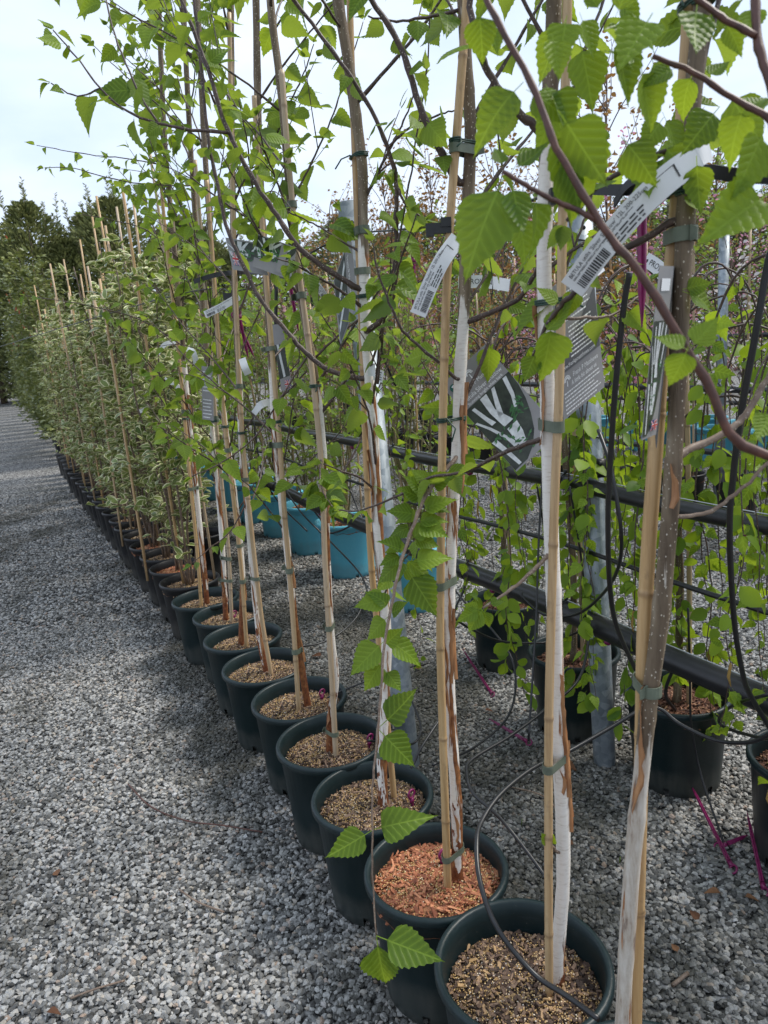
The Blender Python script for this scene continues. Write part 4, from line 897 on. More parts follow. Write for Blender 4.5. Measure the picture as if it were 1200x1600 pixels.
# wire of the front row with its black clips
def tube_thing(name, pts, r, label, cat, m, group=None, n=8, sub=6):
    mb = MB(); mb.tube(cat_rom(pts, sub), r, n); o = link(name, mb.mesh(name, m)); return tag(o, label, cat, group)
fw = [at(-60, 560, 6.5), at(240, 470, 3.2), at(370, 455, 2.5), at(440, 425, 2.10), at(500, 387, 2.03), at(556, 366, 2.03), at(610, 360, 1.75), at(690, 352, 1.30), at(770, 336, 1.17), at(870, 300, 1.05), at(960, 293, .94), at(1080, 280, .84), at(1230, 268, .72)]
t_w = thing('support_wire', 'black support wire strung above the front row of birches', 'wire', fw[0])
mb = MB(); mb.tube(cat_rom(fw, 5), .0022, 6); link('strand', mb.mesh('strand', M['black']), t_w)
def strap(pp, h, label=None):
    P = cat_rom(pp, 5); mb = MB(); V = []
    for i, p in enumerate(P):
        d = (P[min(i + 1, len(P) - 1)] - P[max(i - 1, 0)]).normalized(); n_ = d.cross(Vector((0, 0, 1))).normalized() * .0012
        w = Vector((0, 0, h / 2)); V += [p - w - n_, p + w - n_, p + w + n_, p - w + n_]
    F = [(i * 4 + k, i * 4 + (k + 1) % 4, i * 4 + 4 + (k + 1) % 4, i * 4 + 4 + k) for i in range(len(P) - 1) for k in range(4)] + [(3, 2, 1, 0), tuple(len(P) * 4 - 4 + k for k in range(4))]
    mb.add(V, F); return link('strap', mb.mesh('strap', M['black'], False), t_w)
strap([at(868, 306, 1.00), at(905, 296, .97), at(960, 297, .93), at(1003, 296, .90)], .013)
strap([at(1085, 272, .83), at(1110, 268, .81), at(1150, 274, .78), at(1205, 276, .74)], .014)
strap([at(960, 318, .93), at(985, 285, .90), at(1040, 262, .86), at(1075, 268, .83)], .010)
for cx, cy, Y, w in ((685, 357, 1.235, .040), (770, 338, 1.15, .030), (492, 470, 1.9, .02), (872, 305, .99, .022), (360, 462, 2.45, .045)):
    c = at(cx, cy, Y); mb = MB(); R = Matrix.Rotation(rnd(-.1, .2), 3, 'Y')
    mb.box(c, (w, .012, .016), R); mb.box(c + Vector((w * .3, 0, .008)), (w * .4, .016, .014), R); mb.box(c + Vector((-w * .35, 0, -.006)), (w * .3, .015, .012), R)
    link('clip', mb.mesh('clip', M['black'], False), t_w)
strap([at(765, 405, 1.14), at(770, 440, 1.14), at(768, 470, 1.14)], .010)
strap([at(303, 440, 2.4), at(345, 428, 2.38), at(400, 425, 2.2), at(447, 432, 2.0)], .014)

# ------------------------------------------------------------------ drip tubes and magenta drip pegs
def dtube(pts, label, r=.0042):
    return tube_thing('drip_tube', [at(*p) for p in pts], r, label, 'tube', M['rubber'])
dtube([(935, 1592, .86), (885, 1556, .91), (833, 1520, .95), (777, 1450, .99), (750, 1377, 1.04), (745, 1317, 1.10), (753, 1283, 1.15), (783, 1240, 1.22), (833, 1200, 1.30), (883, 1177, 1.36), (950, 1139, 1.42), (1002, 1109, 1.46), (1032, 1108, 1.47), (1062, 1131, 1.44), (1119, 1157, 1.38), (1175, 1159, 1.30), (1215, 1140, 1.25)], 'thick black drip tube looping across the nearest pot of bark and grit', .0043)
dtube([(850, 1372, 1.18), (843, 1357, 1.20), (783, 1280, 1.28), (740, 1240, 1.35), (730, 1210, 1.42), (737, 1187, 1.48), (797, 1150, 1.58), (850, 1110, 1.68), (905, 1060, 1.8), (922, 985, 1.88), (922, 970, 1.895)], 'black drip tube curling over gravel behind the pot of bark and grit', .0038)
dtube([(984, 426, 1.05), (975, 478, 1.06), (961, 612, 1.08), (952, 750, 1.12), (950, 833, 1.15), (953, 917, 1.2), (963, 977, 1.28), (987, 1033, 1.4), (1003, 1063, 1.5), (1030, 1090, 1.62)], 'long straight black tube hanging down past the leaning galvanised post', .0045)
dtube([(935, 672, 1.5), (950, 715, 1.45), (962, 770, 1.42), (971, 840, 1.42), (965, 890, 1.5), (940, 930, 1.7), (900, 960, 1.85), (850, 960, 1.93), (818, 935, 1.96), (815, 925, 1.97)], 'black tube looping from the leaning post to the thick pipe', .004)
dtube([(1212, 380, .98), (1200, 410, .99), (1180, 525, 1.0), (1159, 640, 1.02), (1145, 750, 1.05), (1140, 833, 1.08), (1147, 967, 1.14), (1160, 1050, 1.2), (1173, 1087, 1.25), (1210, 1150, 1.3)], 'long black tube curving down beside the weeping birch, right of speckled birch', .0048)
dtube([(1070, 1020, 1.72), (1050, 1050, 1.74), (1040, 1085, 1.76), (1055, 1110, 1.80)], 'short black tube dropping from thick pipe into weeping birch pot', .0045)
dtube([(1075, 950, 1.75), (1078, 1050, 1.74), (1080, 1130, 1.73), (1095, 1210, 1.70), (1125, 1300, 1.60), (1136, 1335, 1.57)], 'thin black tube hanging straight in front of the weeping birch pot', .003)
dtube([(890, 760, 1.93), (905, 850, 1.95), (915, 930, 1.97), (922, 985, 2.05), (925, 1040, 2.15)], 'thin black tube hanging in front of the leaning galvanised post', .003)
dtube([(848, 740, 2.0), (842, 840, 1.9), (838, 960, 1.82), (832, 1060, 1.75), (826, 1158, 1.69)], 'thin straight tube hanging to the gravel beside the ninth birch', .003)
dtube([(735, 875, 2.6), (725, 920, 2.58), (712, 950, 2.55), (705, 985, 2.5), (720, 960, 2.6), (745, 968, 2.7)], 'black tube under the thick pipe beside the green weeping birch pot', .0042)
dtube([(700, 960, 1.9), (740, 985, 2.0), (790, 1003, 2.1), (860, 1003, 2.2), (910, 985, 2.1)], 'black tube bridging the gap between two weeping birch pots', .0036)
dtube([(705, 915, 2.4), (730, 945, 2.3), (770, 985, 2.15), (800, 1030, 2.05), (805, 1080, 1.98), (790, 1125, 1.9), (745, 1165, 1.78), (712, 1182, 1.70), (676, 1195, 1.62)], 'black tube sweeping over the gravel to the third green pot', .0034)
dtube([(1200, 1085, 1.28), (1150, 1100, 1.42), (1125, 1120, 1.5), (1130, 1135, 1.5), (1175, 1150, 1.38), (1215, 1158, 1.28)], 'black tube folded in a narrow hairpin beyond the speckled birch', .0036)
dtube([(700, 1105, 1.62), (660, 1165, 1.52), (648, 1190, 1.50), (642, 1200, 1.49)], 'short black tube entering the third green pot', .003)
dtube([(612, 1030, 2.2), (628, 1065, 2.1), (650, 1110, 1.98), (658, 1140, 1.9), (648, 1160, 1.86), (630, 1163, 1.83), (600, 1160, 1.80), (575, 1157, 1.75)], 'black tube hooking round the galvanised post into the fourth birch pot', .0034)
dtube([(575, 915, 2.5), (560, 960, 2.4), (530, 990, 2.3), (500, 1005, 2.25), (470, 1010, 2.2)], 'black tube crossing mossy gravel towards the sixth green pot', .003)
dtube([(650, 1040, 2.15), (600, 1055, 2.12), (545, 1075, 2.08), (512, 1090, 2.05)], 'black tube crossing gravel into the fifth green pot', .003)
dtube([(590, 745, 4.0), (575, 800, 3.9), (520, 833, 3.9), (500, 810, 3.95), (470, 770, 4.2)], 'black tube looping over the rim of a blue pot', .0055)
dtube([(430, 740, 4.3), (470, 800, 3.9), (520, 850, 3.75), (565, 900, 3.3), (578, 950, 2.9)], 'long black tube trailing down across the blue pots', .0045)
dtube([(545, 760, 4.0), (570, 820, 3.85), (610, 890, 3.4), (625, 940, 3.2)], 'black tube hanging over the blue pot beside the post', .0045)
dtube([(395, 650, 4.6), (410, 740, 4.5), (440, 790, 4.5), (480, 830, 4.3)], 'black tube dropping from the pipe to a far blue pot', .005)
dtube([(432, 440, 2.3), (430, 540, 2.32), (428, 640, 2.35), (427, 720, 2.4)], 'straight black tube hanging between the fifth and sixth birches', .0055)
dtube([(585, 500, 3.2), (600, 560, 3.3), (625, 620, 3.4), (636, 670, 3.5), (628, 700, 3.6), (610, 690, 3.7)], 'black tube drooping beside the galvanised post', .005)
dtube([(600, 520, 3.4), (640, 600, 3.5), (665, 680, 3.6), (690, 760, 3.3)], 'black tube slanting past the far gravel lane', .005)
for k, (x, t) in enumerate(((1080, .92), (830, 1.75), (1145, .72), (715, 2.45))):
    c = on(UPP, t) - Vector((0, 0, .03)); e = on(LP, t - .02) + Vector((.03, .03, -.02)); tube_thing('drip_tube', [c, c.lerp(e, .4) + Vector((.012, .02, 0)), c.lerp(e, .8) + Vector((.02, .03, 0)), e + Vector((.01, .05, -.12))], .0032, ['thin black tube hanging from the slim pipe near the speckled birch', 'thin black tube hanging from the slim pipe by the ninth birch', 'thin black tube hanging from the slim pipe, farthest along from the posts', 'thin black tube hanging from the slim pipe behind the tag'][k], 'tube', M['rubber'])

def peg(p, q, label, r=.0052, head=True):
    t = thing('drip_peg', label, 'peg', p); mb = MB(); ax = (q - p); L_ = ax.length; ax.normalize(); sd = ax.orthogonal().normalized(); s2 = ax.cross(sd)
    # cross-ribbed shaft tapering to a point
    for a, b_ in ((sd, s2), (s2, sd)):
        V = []
        for f_, w in ((0, 1.0), (.75, .8), (1.0, .12)):
            c = p + ax * L_ * f_
            for sa, sb in ((-1, -.28), (1, -.28), (1, .28), (-1, .28)): V.append(c + a * sa * r * w + b_ * sb * r * w)
        mb.add(V, [(i * 4 + k, i * 4 + (k + 1) % 4, i * 4 + 4 + (k + 1) % 4, i * 4 + 4 + k) for i in (0, 1) for k in range(4)] + [(3, 2, 1, 0), (8, 9, 10, 11)])
    link('shaft', mb.mesh('shaft', M['magenta'], False), t)
    if head:
        hb = MB(); h0 = p - ax * .004
        hb.tube([h0, h0 - ax * .012], [r * 1.3, r * 1.1], 8)
        ring = [h0 - ax * .022 + (ax * math.cos(a) + sd * math.sin(a)) * .010 for a in [2 * math.pi * k / 14 for k in range(15)]]
        hb.tube(ring, .0026, 6, cap=False); hb.tube([h0 - ax * .012 - sd * .008, h0 - ax * .012 + sd * .008], .0022, 6)
        link('head', hb.mesh('head', M['magenta']), t)
    return t
def on_g(px, py, z): return gnd(px, py, z)
peg(on_g(1139, 1345, .012), on_g(1076, 1219, .045), 'magenta peg lying on gravel, its point against the weeping birch pot')
peg(on_g(1191, 1378, .014), on_g(1167, 1268, .07), 'magenta peg leaning on the pot beside the lying pegs')
peg(on_g(1137, 1318, .01), on_g(1168, 1305, .02), 'short magenta peg half hidden in gravel between pots')
peg(on_g(766, 1080, .012), on_g(722, 1013, .03), 'magenta peg on gravel under the drooping weeping birch leaves')
peg(on_g(818, 1155, .012), on_g(764, 1123, .012), 'magenta peg lying flat on gravel beside a black tube')
for (x, y, Y, lab) in ((690, 1322, 1.31, 'magenta peg head standing in the orange bark pot'), (641, 1222, 1.52, 'magenta peg pushed into the third green pot compost'), (577, 1170, 1.79, 'magenta peg in the fourth birch pot compost'), (503, 1095, 2.08, 'magenta peg in the fifth green pot compost'), (365, 958, 2.86, 'magenta peg in the eighth birch pot compost')):
    p = at(x, y, Y); p.z = .238; peg(p, p - Vector((rnd(-.01, .01), rnd(-.01, .01), .05)), lab, .0045)
for a, b_, Y, lab, r in (((1003, 268), (1003, 512), .95, 'dark magenta peg hanging upright from the wire beside the white label', .0062), ((452, 437), (467, 521), 2.0, 'magenta peg hanging below the picture tags', .0055), ((375, 500), (388, 560), 2.4, 'magenta peg hanging in a bunch by the sixth birch', .006), ((372, 505), (398, 560), 2.42, 'slanting magenta peg in the bunch by the sixth birch', .006), ((842, 405), (846, 465), 1.25, 'magenta peg hanging behind the ninth birch trunk', .0055), ((646, 412), (645, 480), 2.4, 'magenta peg hanging beyond the barcode label', .007)):
    peg(at(*a, Y), at(*b_, Y), lab, r)

# ------------------------------------------------------------------ printed tags
TXT = {}
def text_geo(s):
    if s not in TXT:
        c = bpy.data.curves.new('t', 'FONT'); c.body = s; c.size = 1.0; c.resolution_u = 2; o = bpy.data.objects.new('t', c)
        me = bpy.data.meshes.new_from_object(o)
        TXT[s] = (np.array([v.co[:2] for v in me.vertices]), [tuple(p.vertices) for p in me.polygons])
        bpy.data.objects.remove(o); bpy.data.curves.remove(c); bpy.data.meshes.remove(me)
    return TXT[s]
class Sheet:
    """a bent printed card: S(u, v) with u along the writing and v downwards"""
    def __init__(s, name, label, cat, S, Lu, Lv, m, nu=8, nv=8, group=None, th=.0006):
        s.S, s.Lu, s.Lv, s.th = S, Lu, Lv, th
        s.t = thing(name, label, cat, S(.5, .5), group)
        mb = MB(); G = [[S(i / nu, j / nv) for i in range(nu + 1)] for j in range(nv + 1)]; V = []
        s.nrm = (S(1, .5) - S(0, .5)).cross(S(.5, 1) - S(.5, 0)).normalized()
        if s.nrm.dot(S(.5, .5) - Vector((0, 0, CAM_H))) > 0: s.nrm = -s.nrm
        for off in (0, -th):
            for r_ in G: V += [p + s.nrm * off for p in r_]
        k = (nu + 1) * (nv + 1); F = []
        for j in range(nv):
            for i in range(nu): a = j * (nu + 1) + i; F += [(a, a + 1, a + nu + 2, a + nu + 1), (a + k, a + nu + 1 + k, a + nu + 2 + k, a + 1 + k)]
        for i in range(nu): a, b_ = i, nv * (nu + 1) + i; F += [(a, a + k, a + 1 + k, a + 1), (b_, b_ + 1, b_ + 1 + k, b_ + k)]
        for j in range(nv): a, b_ = j * (nu + 1), j * (nu + 1) + nu; F += [(a, a + nu + 1, a + nu + 1 + k, a + k), (b_, b_ + k, b_ + nu + 1 + k, b_ + nu + 1)]
        mb.add(V, F); link('card', mb.mesh('card', m, False), s.t)
    def at(s, u, v, lay=1): return s.S(u, v) + s.nrm * (.0004 * lay)
    def poly(s, uv, m, name='print', lay=1):
        mb = MB(); mb.add([s.at(u, v, lay) for u, v in uv], [tuple(range(len(uv)))]); return link(name, mb.mesh(name, m, False), s.t)
    def polys(s, L_, m, name='print', lay=1):
        mb = MB()
        for uv in L_: mb.add([s.at(u, v, lay) for u, v in uv], [tuple(range(len(uv)))])
        o = link(name, mb.mesh(name, m, False), s.t); o['kind'] = 'stuff'; return o
    def text(s, txt, u, v, h, m, lay=2, squeeze=1.0, name='lettering', maxw=None):
        V, F = text_geo(txt); w = V[:, 0].max() * h * squeeze
        if maxw and w > maxw * s.Lu: squeeze *= maxw * s.Lu / w
        mb = MB(); mb.add([s.at(u + x * h * squeeze / s.Lu, v - y * h / s.Lv, lay) for x, y in V], F)
        o = link(name, mb.mesh(name, m, False), s.t); return o
    def lines(s, u0, u1, v0, v1, n, m, fill=.45, lay=2, ragged=.25):
        L_ = []
        for i in range(n):
            v = v0 + (v1 - v0) * i / max(1, n - 1); hh = (v1 - v0) / max(1, n - 1) * fill / 2; u = u0; ue = u1 - random.random() * ragged * (u1 - u0)
            while u < ue:
                w = rnd(.02, .075); L_.append([(u, v - hh), (min(u + w, ue), v - hh), (min(u + w, ue), v + hh), (u, v + hh)]); u += w + .012
        s.polys(L_, m, 'small_print', lay)
def quad_sheet(name, label, TL, TR, BR, BL, m, bend=.0, group=None, cat='tag', curl=0.0):
    TL, TR, BR, BL = (Vector(p) for p in (TL, TR, BR, BL)); BR = BR.lerp(TR + BL - TL, 1.0 if not bend else 0.0); n_ = (TR - TL).cross(BL - TL).normalized()
    def S(u, v):
        return (TL * (1 - u) + TR * u) * (1 - v) + (BL * (1 - u) + BR * u) * v + n_ * (bend * 4 * u * (1 - u) + curl * v * v)
    return Sheet(name, label, cat, S, (TR - TL).length, (BL - TL).length, m, group=group)
def strip_sheet(name, label, path, w, up, m, group=None):
    P = cat_rom(path, 8); L_ = [0]
    for a, b_ in zip(P, P[1:]): L_.append(L_[-1] + (b_ - a).length)
    def S(u, v):
        l = max(0, min(1, u)) * L_[-1]
        for i in range(len(P) - 1):
            if L_[i + 1] >= l - 1e-9:
                f_ = (l - L_[i]) / (L_[i + 1] - L_[i]); p = P[i].lerp(P[i + 1], f_); d = (P[min(i + 2, len(P) - 1)] - P[max(i - 1, 0)]).normalized(); break
        sd = (up - d * up.dot(d)).normalized()
        return p - sd * (v - .5) * w
    return Sheet(name, label, 'tag', S, L_[-1], w, m, nu=24, nv=2, group=group)
def flag(sh, u0, u1, v0, v1):
    f_ = lambda L_: [(u0 + (u1 - u0) * a, v0 + (v1 - v0) * b_) for a, b_ in L_]
    sh.poly(f_([(0, 0), (1, 0), (1, 1), (0, 1)]), M['flag_blue'], 'flag_field', 2)
    sh.polys([f_([(0, 0), (.12, 0), (1, .88), (1, 1), (.88, 1), (0, .12)]), f_([(1, 0), (1, .12), (.12, 1), (0, 1), (0, .88), (.88, 0)])], M['white_ink'], 'flag_saltire', 3)
    sh.polys([f_([(0, 0), (.05, 0), (1, .95), (1, 1), (.95, 1), (0, .05)]), f_([(1, 0), (1, .05), (.05, 1), (0, 1), (0, .95), (.95, 0)])], M['flag_red'], 'flag_saltire', 4)
    sh.polys([f_([(.38, 0), (.62, 0), (.62, 1), (.38, 1)]), f_([(0, .35), (1, .35), (1, .65), (0, .65)])], M['white_ink'], 'flag_cross', 5)
    sh.polys([f_([(.43, 0), (.57, 0), (.57, 1), (.43, 1)]), f_([(0, .41), (1, .41), (1, .59), (0, .59)])], M['flag_red'], 'flag_cross', 6)
def tree_logo(sh, u, v, s, lay=2):
    L_ = []; a = sh.Lu / sh.Lv
    L_.append([(u - .06 * s, v + .5 * s * a), (u + .06 * s, v + .5 * s * a), (u + .03 * s, v), (u - .03 * s, v)])
    for k in range(9):
        th = math.pi * (1.05 + .9 * k / 8 - 1) ; r = s * .42
        for rr in (r, r * .62):
            x, y = u + rr * math.cos(th), v + .05 * s * a - rr * a * math.sin(th); q = .085 * s
            L_.append([(x - q, y), (x, y - q * a), (x + q, y), (x, y + q * a)])
    sh.polys(L_, M['white_ink'], 'logo', lay)
def picture(sh, v0=.31, left=0.0):
    sh.poly([(left, v0), (1, v0), (.985, v0 + .14), (.93, v0 + .27), (.84, v0 + .39), (.70, v0 + .52), (.50, v0 + .62), (.28, min(.985, v0 + .68)), (left, min(.985, v0 + .68))], M['pic'], 'picture', 1)
    def limb(pts, ws):
        A = [(u - w, v) for (u, v), w in zip(pts, ws)]; B = [(u + w, v) for (u, v), w in zip(pts, ws)]; return A + B[::-1]
    sh.polys([limb([(.40, v0 + .01), (.36, v0 + .16), (.44, v0 + .33)], [.07, .055, .10]), limb([(.62, v0 + .01), (.50, v0 + .14), (.42, v0 + .24)], [.035, .045, .05]), limb([(.88, v0 + .01), (.80, v0 + .17), (.70, v0 + .27)], [.04, .035, .03]),
              limb([(.14, v0 + .03), (.20, v0 + .18), (.24, v0 + .25)], [.03, .035, .045]), limb([(.02, v0 + .14), (.14, v0 + .26), (.26, v0 + .42), (.30, v0 + .52)], [.02, .025, .03, .05]), limb([(.05, v0 + .36), (.10, v0 + .50), (.14, v0 + .66)], [.05, .04, .03]), limb([(.46, v0 + .36), (.44, v0 + .46), (.40, v0 + .55)], [.11, .10, .07])], M['pic_bark'], 'pictured_limbs', 2)
    L_ = []
    for _ in range(46):
        u, v = rnd(.05, .62), v0 + rnd(.30, .64)
        if random.random() < .35: u, v = rnd(.55, .85), v0 + rnd(.22, .36)
        a = rnd(0, 6.28); l, w = rnd(.03, .075), rnd(.012, .03); k = sh.Lu / sh.Lv
        L_.append([(u - l * math.cos(a), v - l * math.sin(a) * k), (u - w * math.sin(a), v + w * math.cos(a) * k), (u + l * math.cos(a), v + l * math.sin(a) * k), (u + w * math.sin(a), v - w * math.cos(a) * k)])
    L_ = [q for q in L_ if all(0 < u < .9 and v < .97 for u, v in q)]
    sh.polys(L_, M['pic_leaf'], 'pictured_leaves', 3)
def header(sh, hd=.31, lines=True):
    tree_logo(sh, .47, hd * .30, .17)
    sh.text('Frank P Matthews', .22, hd * .62, sh.Lu * .085, M['white_ink'], maxw=.62)
    sh.text('Betula', .10, hd * .84, sh.Lu * .105, M['white_ink'], maxw=.26); sh.text('Silver Shadow', .38, hd * .84, sh.Lu * .105, M['white_ink'], maxw=.56)
    sh.text('Stunning bright white bark', .12, hd * .97, sh.Lu * .072, M['white_ink'], maxw=.8)
    c = [(.13 + .068 * math.cos(a), hd * .30 + .068 * math.sin(a) * sh.Lu / sh.Lv) for a in [2 * math.pi * k / 20 for k in range(20)]]; sh.poly(c, M['badge'], 'badge', 2)
    sh.polys([[(.13 + (q - .13) * .62, hd * .30 + (w - hd * .30) * .62) for q, w in ((.09, hd * .2), (.17, hd * .18), (.15, hd * .40), (.12, hd * .33))]], M['white_ink'], 'badge_mark', 3)
GT = 'grey picture tags on the birches'
s1 = quad_sheet('plant_tag', 'grey tag with white birch picture hanging behind the orange bark trunk', at(689, 602, 1.31), at(758, 538, 1.33), at(876, 673, 1.31), at(807, 737, 1.29), M['card'], 0, GT); header(s1); picture(s1); flag(s1, .70, .84, .955, .99)
s2 = quad_sheet('plant_tag', 'grey tag showing its printed text back behind the ninth birch cane', at(858, 452, 1.07), at(925, 405, 1.12), at(942, 620, 1.13), at(881, 657, 1.07), M['card'], 0, GT)
s2.poly([(.0, .02), (.0, .60), (.35, .42), (.75, .25), (.98, .17), (.98, .02)], M['card'], 'panel', 1); s2.poly([(.02, .66), (.98, .66), (.98, .20), (.60, .36), (.30, .50), (.02, .63)], M['card_dark'], 'dark_panel', 2)
s2.lines(.30, .96, .36, .58, 8, M['white_ink'], .35, 3); s2.text('www.frankpmatthews.com', .05, .64, s2.Lu * .085, M['white_ink'], 3, maxw=.8); tree_logo(s2, .16, .73, .17)
s2.text('Frank P Matthews', .30, .735, s2.Lu * .10, M['white_ink'], maxw=.6); s2.text('A little bit about us', .25, .79, s2.Lu * .10, M['white_ink'], maxw=.6); s2.lines(.07, .95, .82, .97, 6, M['white_ink'], .35, 2)
s2.lines(.25, .9, .10, .30, 6, M['white_ink'], .3, 2)
s3 = quad_sheet('plant_tag', 'folded grey tag seen almost edge on against the speckled birch', at(1031, 415, .735), at(1053, 416, .765), at(1023, 718, .755), at(1003, 688, .73), M['card'], 0, GT); picture(s3, .31); flag(s3, .45, .85, .90, .96)
s3.poly([(.2, .07), (.8, .07), (.8, .14), (.2, .14)], M['white_ink'], 'logo', 2)
s3b = quad_sheet('plant_tag', 'back leaf of the folded tag on the speckled birch', at(1054, 416, .772), at(1058, 418, .80), at(1030, 640, .80), at(1026, 700, .765), M['card_dark'], .002, GT)
s4 = quad_sheet('plant_tag', 'crumpled picture tag with union flag between fourth and fifth birches', at(352, 371, 1.74), at(407, 380, 1.72), at(402, 427, 1.70), at(364, 421, 1.72), M['card'], 0, GT); picture(s4, .05, .25); flag(s4, .08, .24, .45, .85)
s5 = quad_sheet('plant_tag', 'crumpled picture tag with white birch limbs beside the fourth birch', at(404, 366, 1.70), at(464, 387, 1.68), at(462, 434, 1.66), at(394, 416, 1.68), M['card'], 0, GT); picture(s5, .03); s5.poly([(.62, .05), (.8, .08), (.78, .95), (.6, .9)], M['card'], 'fold', 5)
s6 = quad_sheet('plant_tag', 'narrow twisted picture tag hanging between post and third birch', at(548, 366, 1.66), at(559, 470, 1.62), at(531, 534, 1.64), at(521, 440, 1.70), M['card'], 0, GT); s6.poly([(.02, .35), (.98, .45), (.98, .95), (.02, .95)], M['pic'], 'picture', 1); s6.polys([[(.1, .4), (.2, .4), (.6, .9), (.45, .9)], [(.5, .48), (.6, .48), (.85, .92), (.75, .92)]], M['pic_bark'], 'pictured_limbs', 2); s6.text('Frank P Matthews', .15, .28, .012, M['white_ink'], maxw=.7)
s7 = quad_sheet('plant_tag', 'grey picture tag hanging between the fifth and sixth birches', at(424, 508, 2.12), at(441, 505, 2.10), at(467, 613, 2.10), at(440, 611, 2.12), M['card'], 0, GT); s7.poly([(.0, .3), (1, .3), (1, .78), (.0, .82)], M['pic'], 'picture', 1); s7.polys([[(.2, .3), (.4, .3), (.6, .78), (.4, .8)]], M['pic_bark'], 'pictured_limbs', 2); flag(s7, .45, .95, .84, .97)
s8 = quad_sheet('plant_tag', 'plain grey tag back hanging on the eighth birch', at(315, 572, 2.70), at(333, 574, 2.68), at(339, 672, 2.68), at(316, 655, 2.70), M['card'], 0, GT); s8.lines(.1, .9, .1, .45, 6, M['white_ink'], .3, 2); s8.lines(.1, .9, .62, .95, 6, M['white_ink'], .3, 2)
def barcode_label(label, path, w, up):
    s = strip_sheet('plant_label', label, path, w, up, M['paper'], 'white barcode labels'); L_ = []; u = .05
    while u < .30: b_ = rnd(.004, .011); L_.append([(u, .52), (u + b_, .52), (u + b_, .90), (u, .90)]); u += b_ + rnd(.004, .009)
    s.polys(L_, M['ink'], 'barcode', 2)
    s.text("BETULA utilis 'Silver Shadow' 12L 200-225cm", .05, .27, w * .22, M['ink'], maxw=.72); s.lines(.05, .60, .36, .40, 2, M['ink'], .5, 2); s.polys([[(.34, .47), (.86, .47), (.86, .485), (.34, .485)]], M['ink'], 'rule', 2)
    s.lines(.36, .62, .58, .86, 3, M['ink'], .4, 2); s.polys([[(.70, .2), (.85, .2), (.85, .225), (.70, .225)], [(.845, .2), (.855, .2), (.855, .7), (.845, .7)]], M['ink'], 'rule', 2); return s
barcode_label('white barcode label curving down beside the orange bark birch cane', [at(653, 492, 1.22), at(672, 445, 1.215), at(692, 405, 1.215), at(716, 372, 1.225)], .0262, Vector((-.8, 0, .6)))
barcode_label('long white barcode label tied across the speckled birch', [at(893, 452, .80), at(935, 395, .775), at(990, 330, .76), at(1045, 278, .755), at(1092, 246, .76)], .0265, Vector((-.6, 0, .8)))
barcode_label('white barcode label strip hanging below the picture tags', [at(513, 473, 1.72), at(500, 452, 1.70), at(475, 422, 1.70)], .016, Vector((.7, 0, .7)))
barcode_label('white barcode label sticking out beside the seventh birch', [at(320, 492, 2.40), at(345, 480, 2.38), at(374, 463, 2.40)], .022, Vector((-.2, 0, 1)))
def white_slip(label, path, w, up, f_=1.0): return strip_sheet('plant_label', label, path, w, up, M['paper'], 'blank white label slips')
w_ = quad_sheet('plant_label', 'small white label wrapped round the third birch trunk', at(574, 568, 1.508), at(586, 568, 1.503), at(586, 588, 1.503), at(575, 588, 1.508), M['paper'], .004, cat='tag')
w2_ = quad_sheet('plant_label', 'white printed label end sticking out right of the third birch trunk', at(583, 574, 1.51), at(600, 580, 1.50), at(597, 598, 1.50), at(583, 594, 1.51), M['paper'], .002, cat='tag'); w2_.lines(.2, .9, .2, .8, 4, M['ink'], .35, 2)
white_slip('white slip fluttering below the fifth birch tag', [at(395, 648, 2.1), at(408, 632, 2.08), at(424, 628, 2.1)], .02, Vector((0, 0, 1)))
white_slip('white slip curving out of the variegated shrubs beside a peg', [at(247, 552, 3.3), at(258, 538, 3.28), at(279, 534, 3.3)], .02, Vector((0, 0, 1)))
white_slip('white slip tilted among leaves below the curving slip', [at(257, 592, 3.3), at(268, 600, 3.28), at(281, 606, 3.3)], .02, Vector((0.2, 0, 1)))
white_slip('torn white label deep in the variegated shrubs', [at(218, 643, 3.6), at(226, 640, 3.57), at(234, 631, 3.6)], .02, Vector((0, 0, 1)))
white_slip('white slip bent round the eighth birch trunk', [at(292, 545, 2.8), at(303, 552, 2.78), at(308, 580, 2.8)], .02, Vector((1, 0, .3)))
white_slip('white slip hanging below the grey tag of the sixth birch', [at(378, 560, 2.25), at(383, 575, 2.24), at(388, 585, 2.25)], .022, Vector((1, 0, .3)))
for lab, c, d in (('white printed label tied on a branch behind the orange bark birch', (at(716, 441, 1.9), at(755, 440, 1.88), at(796, 446, 1.9)), Vector((0, 0, 1))), ('white printed label tilted beside the leaning post', (at(886, 445, 1.5), at(915, 430, 1.48), at(940, 412, 1.5)), Vector((-.4, 0, 1))), ('white printed label beside the dark magenta peg', (at(1008, 405, 1.6), at(1028, 418, 1.6), at(1046, 440, 1.6)), Vector((.3, 0, 1)))):
    s = white_slip(lab, list(c), .030, d); s.text('PROVEN', .16, .68, .017, M['ink'], maxw=.6); s.polys([[(.07 + .03 * math.cos(a), .55 + .15 * math.sin(a)) for a in [6.283 * k / 12 for k in range(12)]]], M['ink'], 'logo', 2)
white_slip('blank white loop of the barcode label on the speckled birch', [at(1066, 262, .775), at(1090, 243, .765), at(1110, 232, .775)], .022, Vector((-.2, 0, 1)))

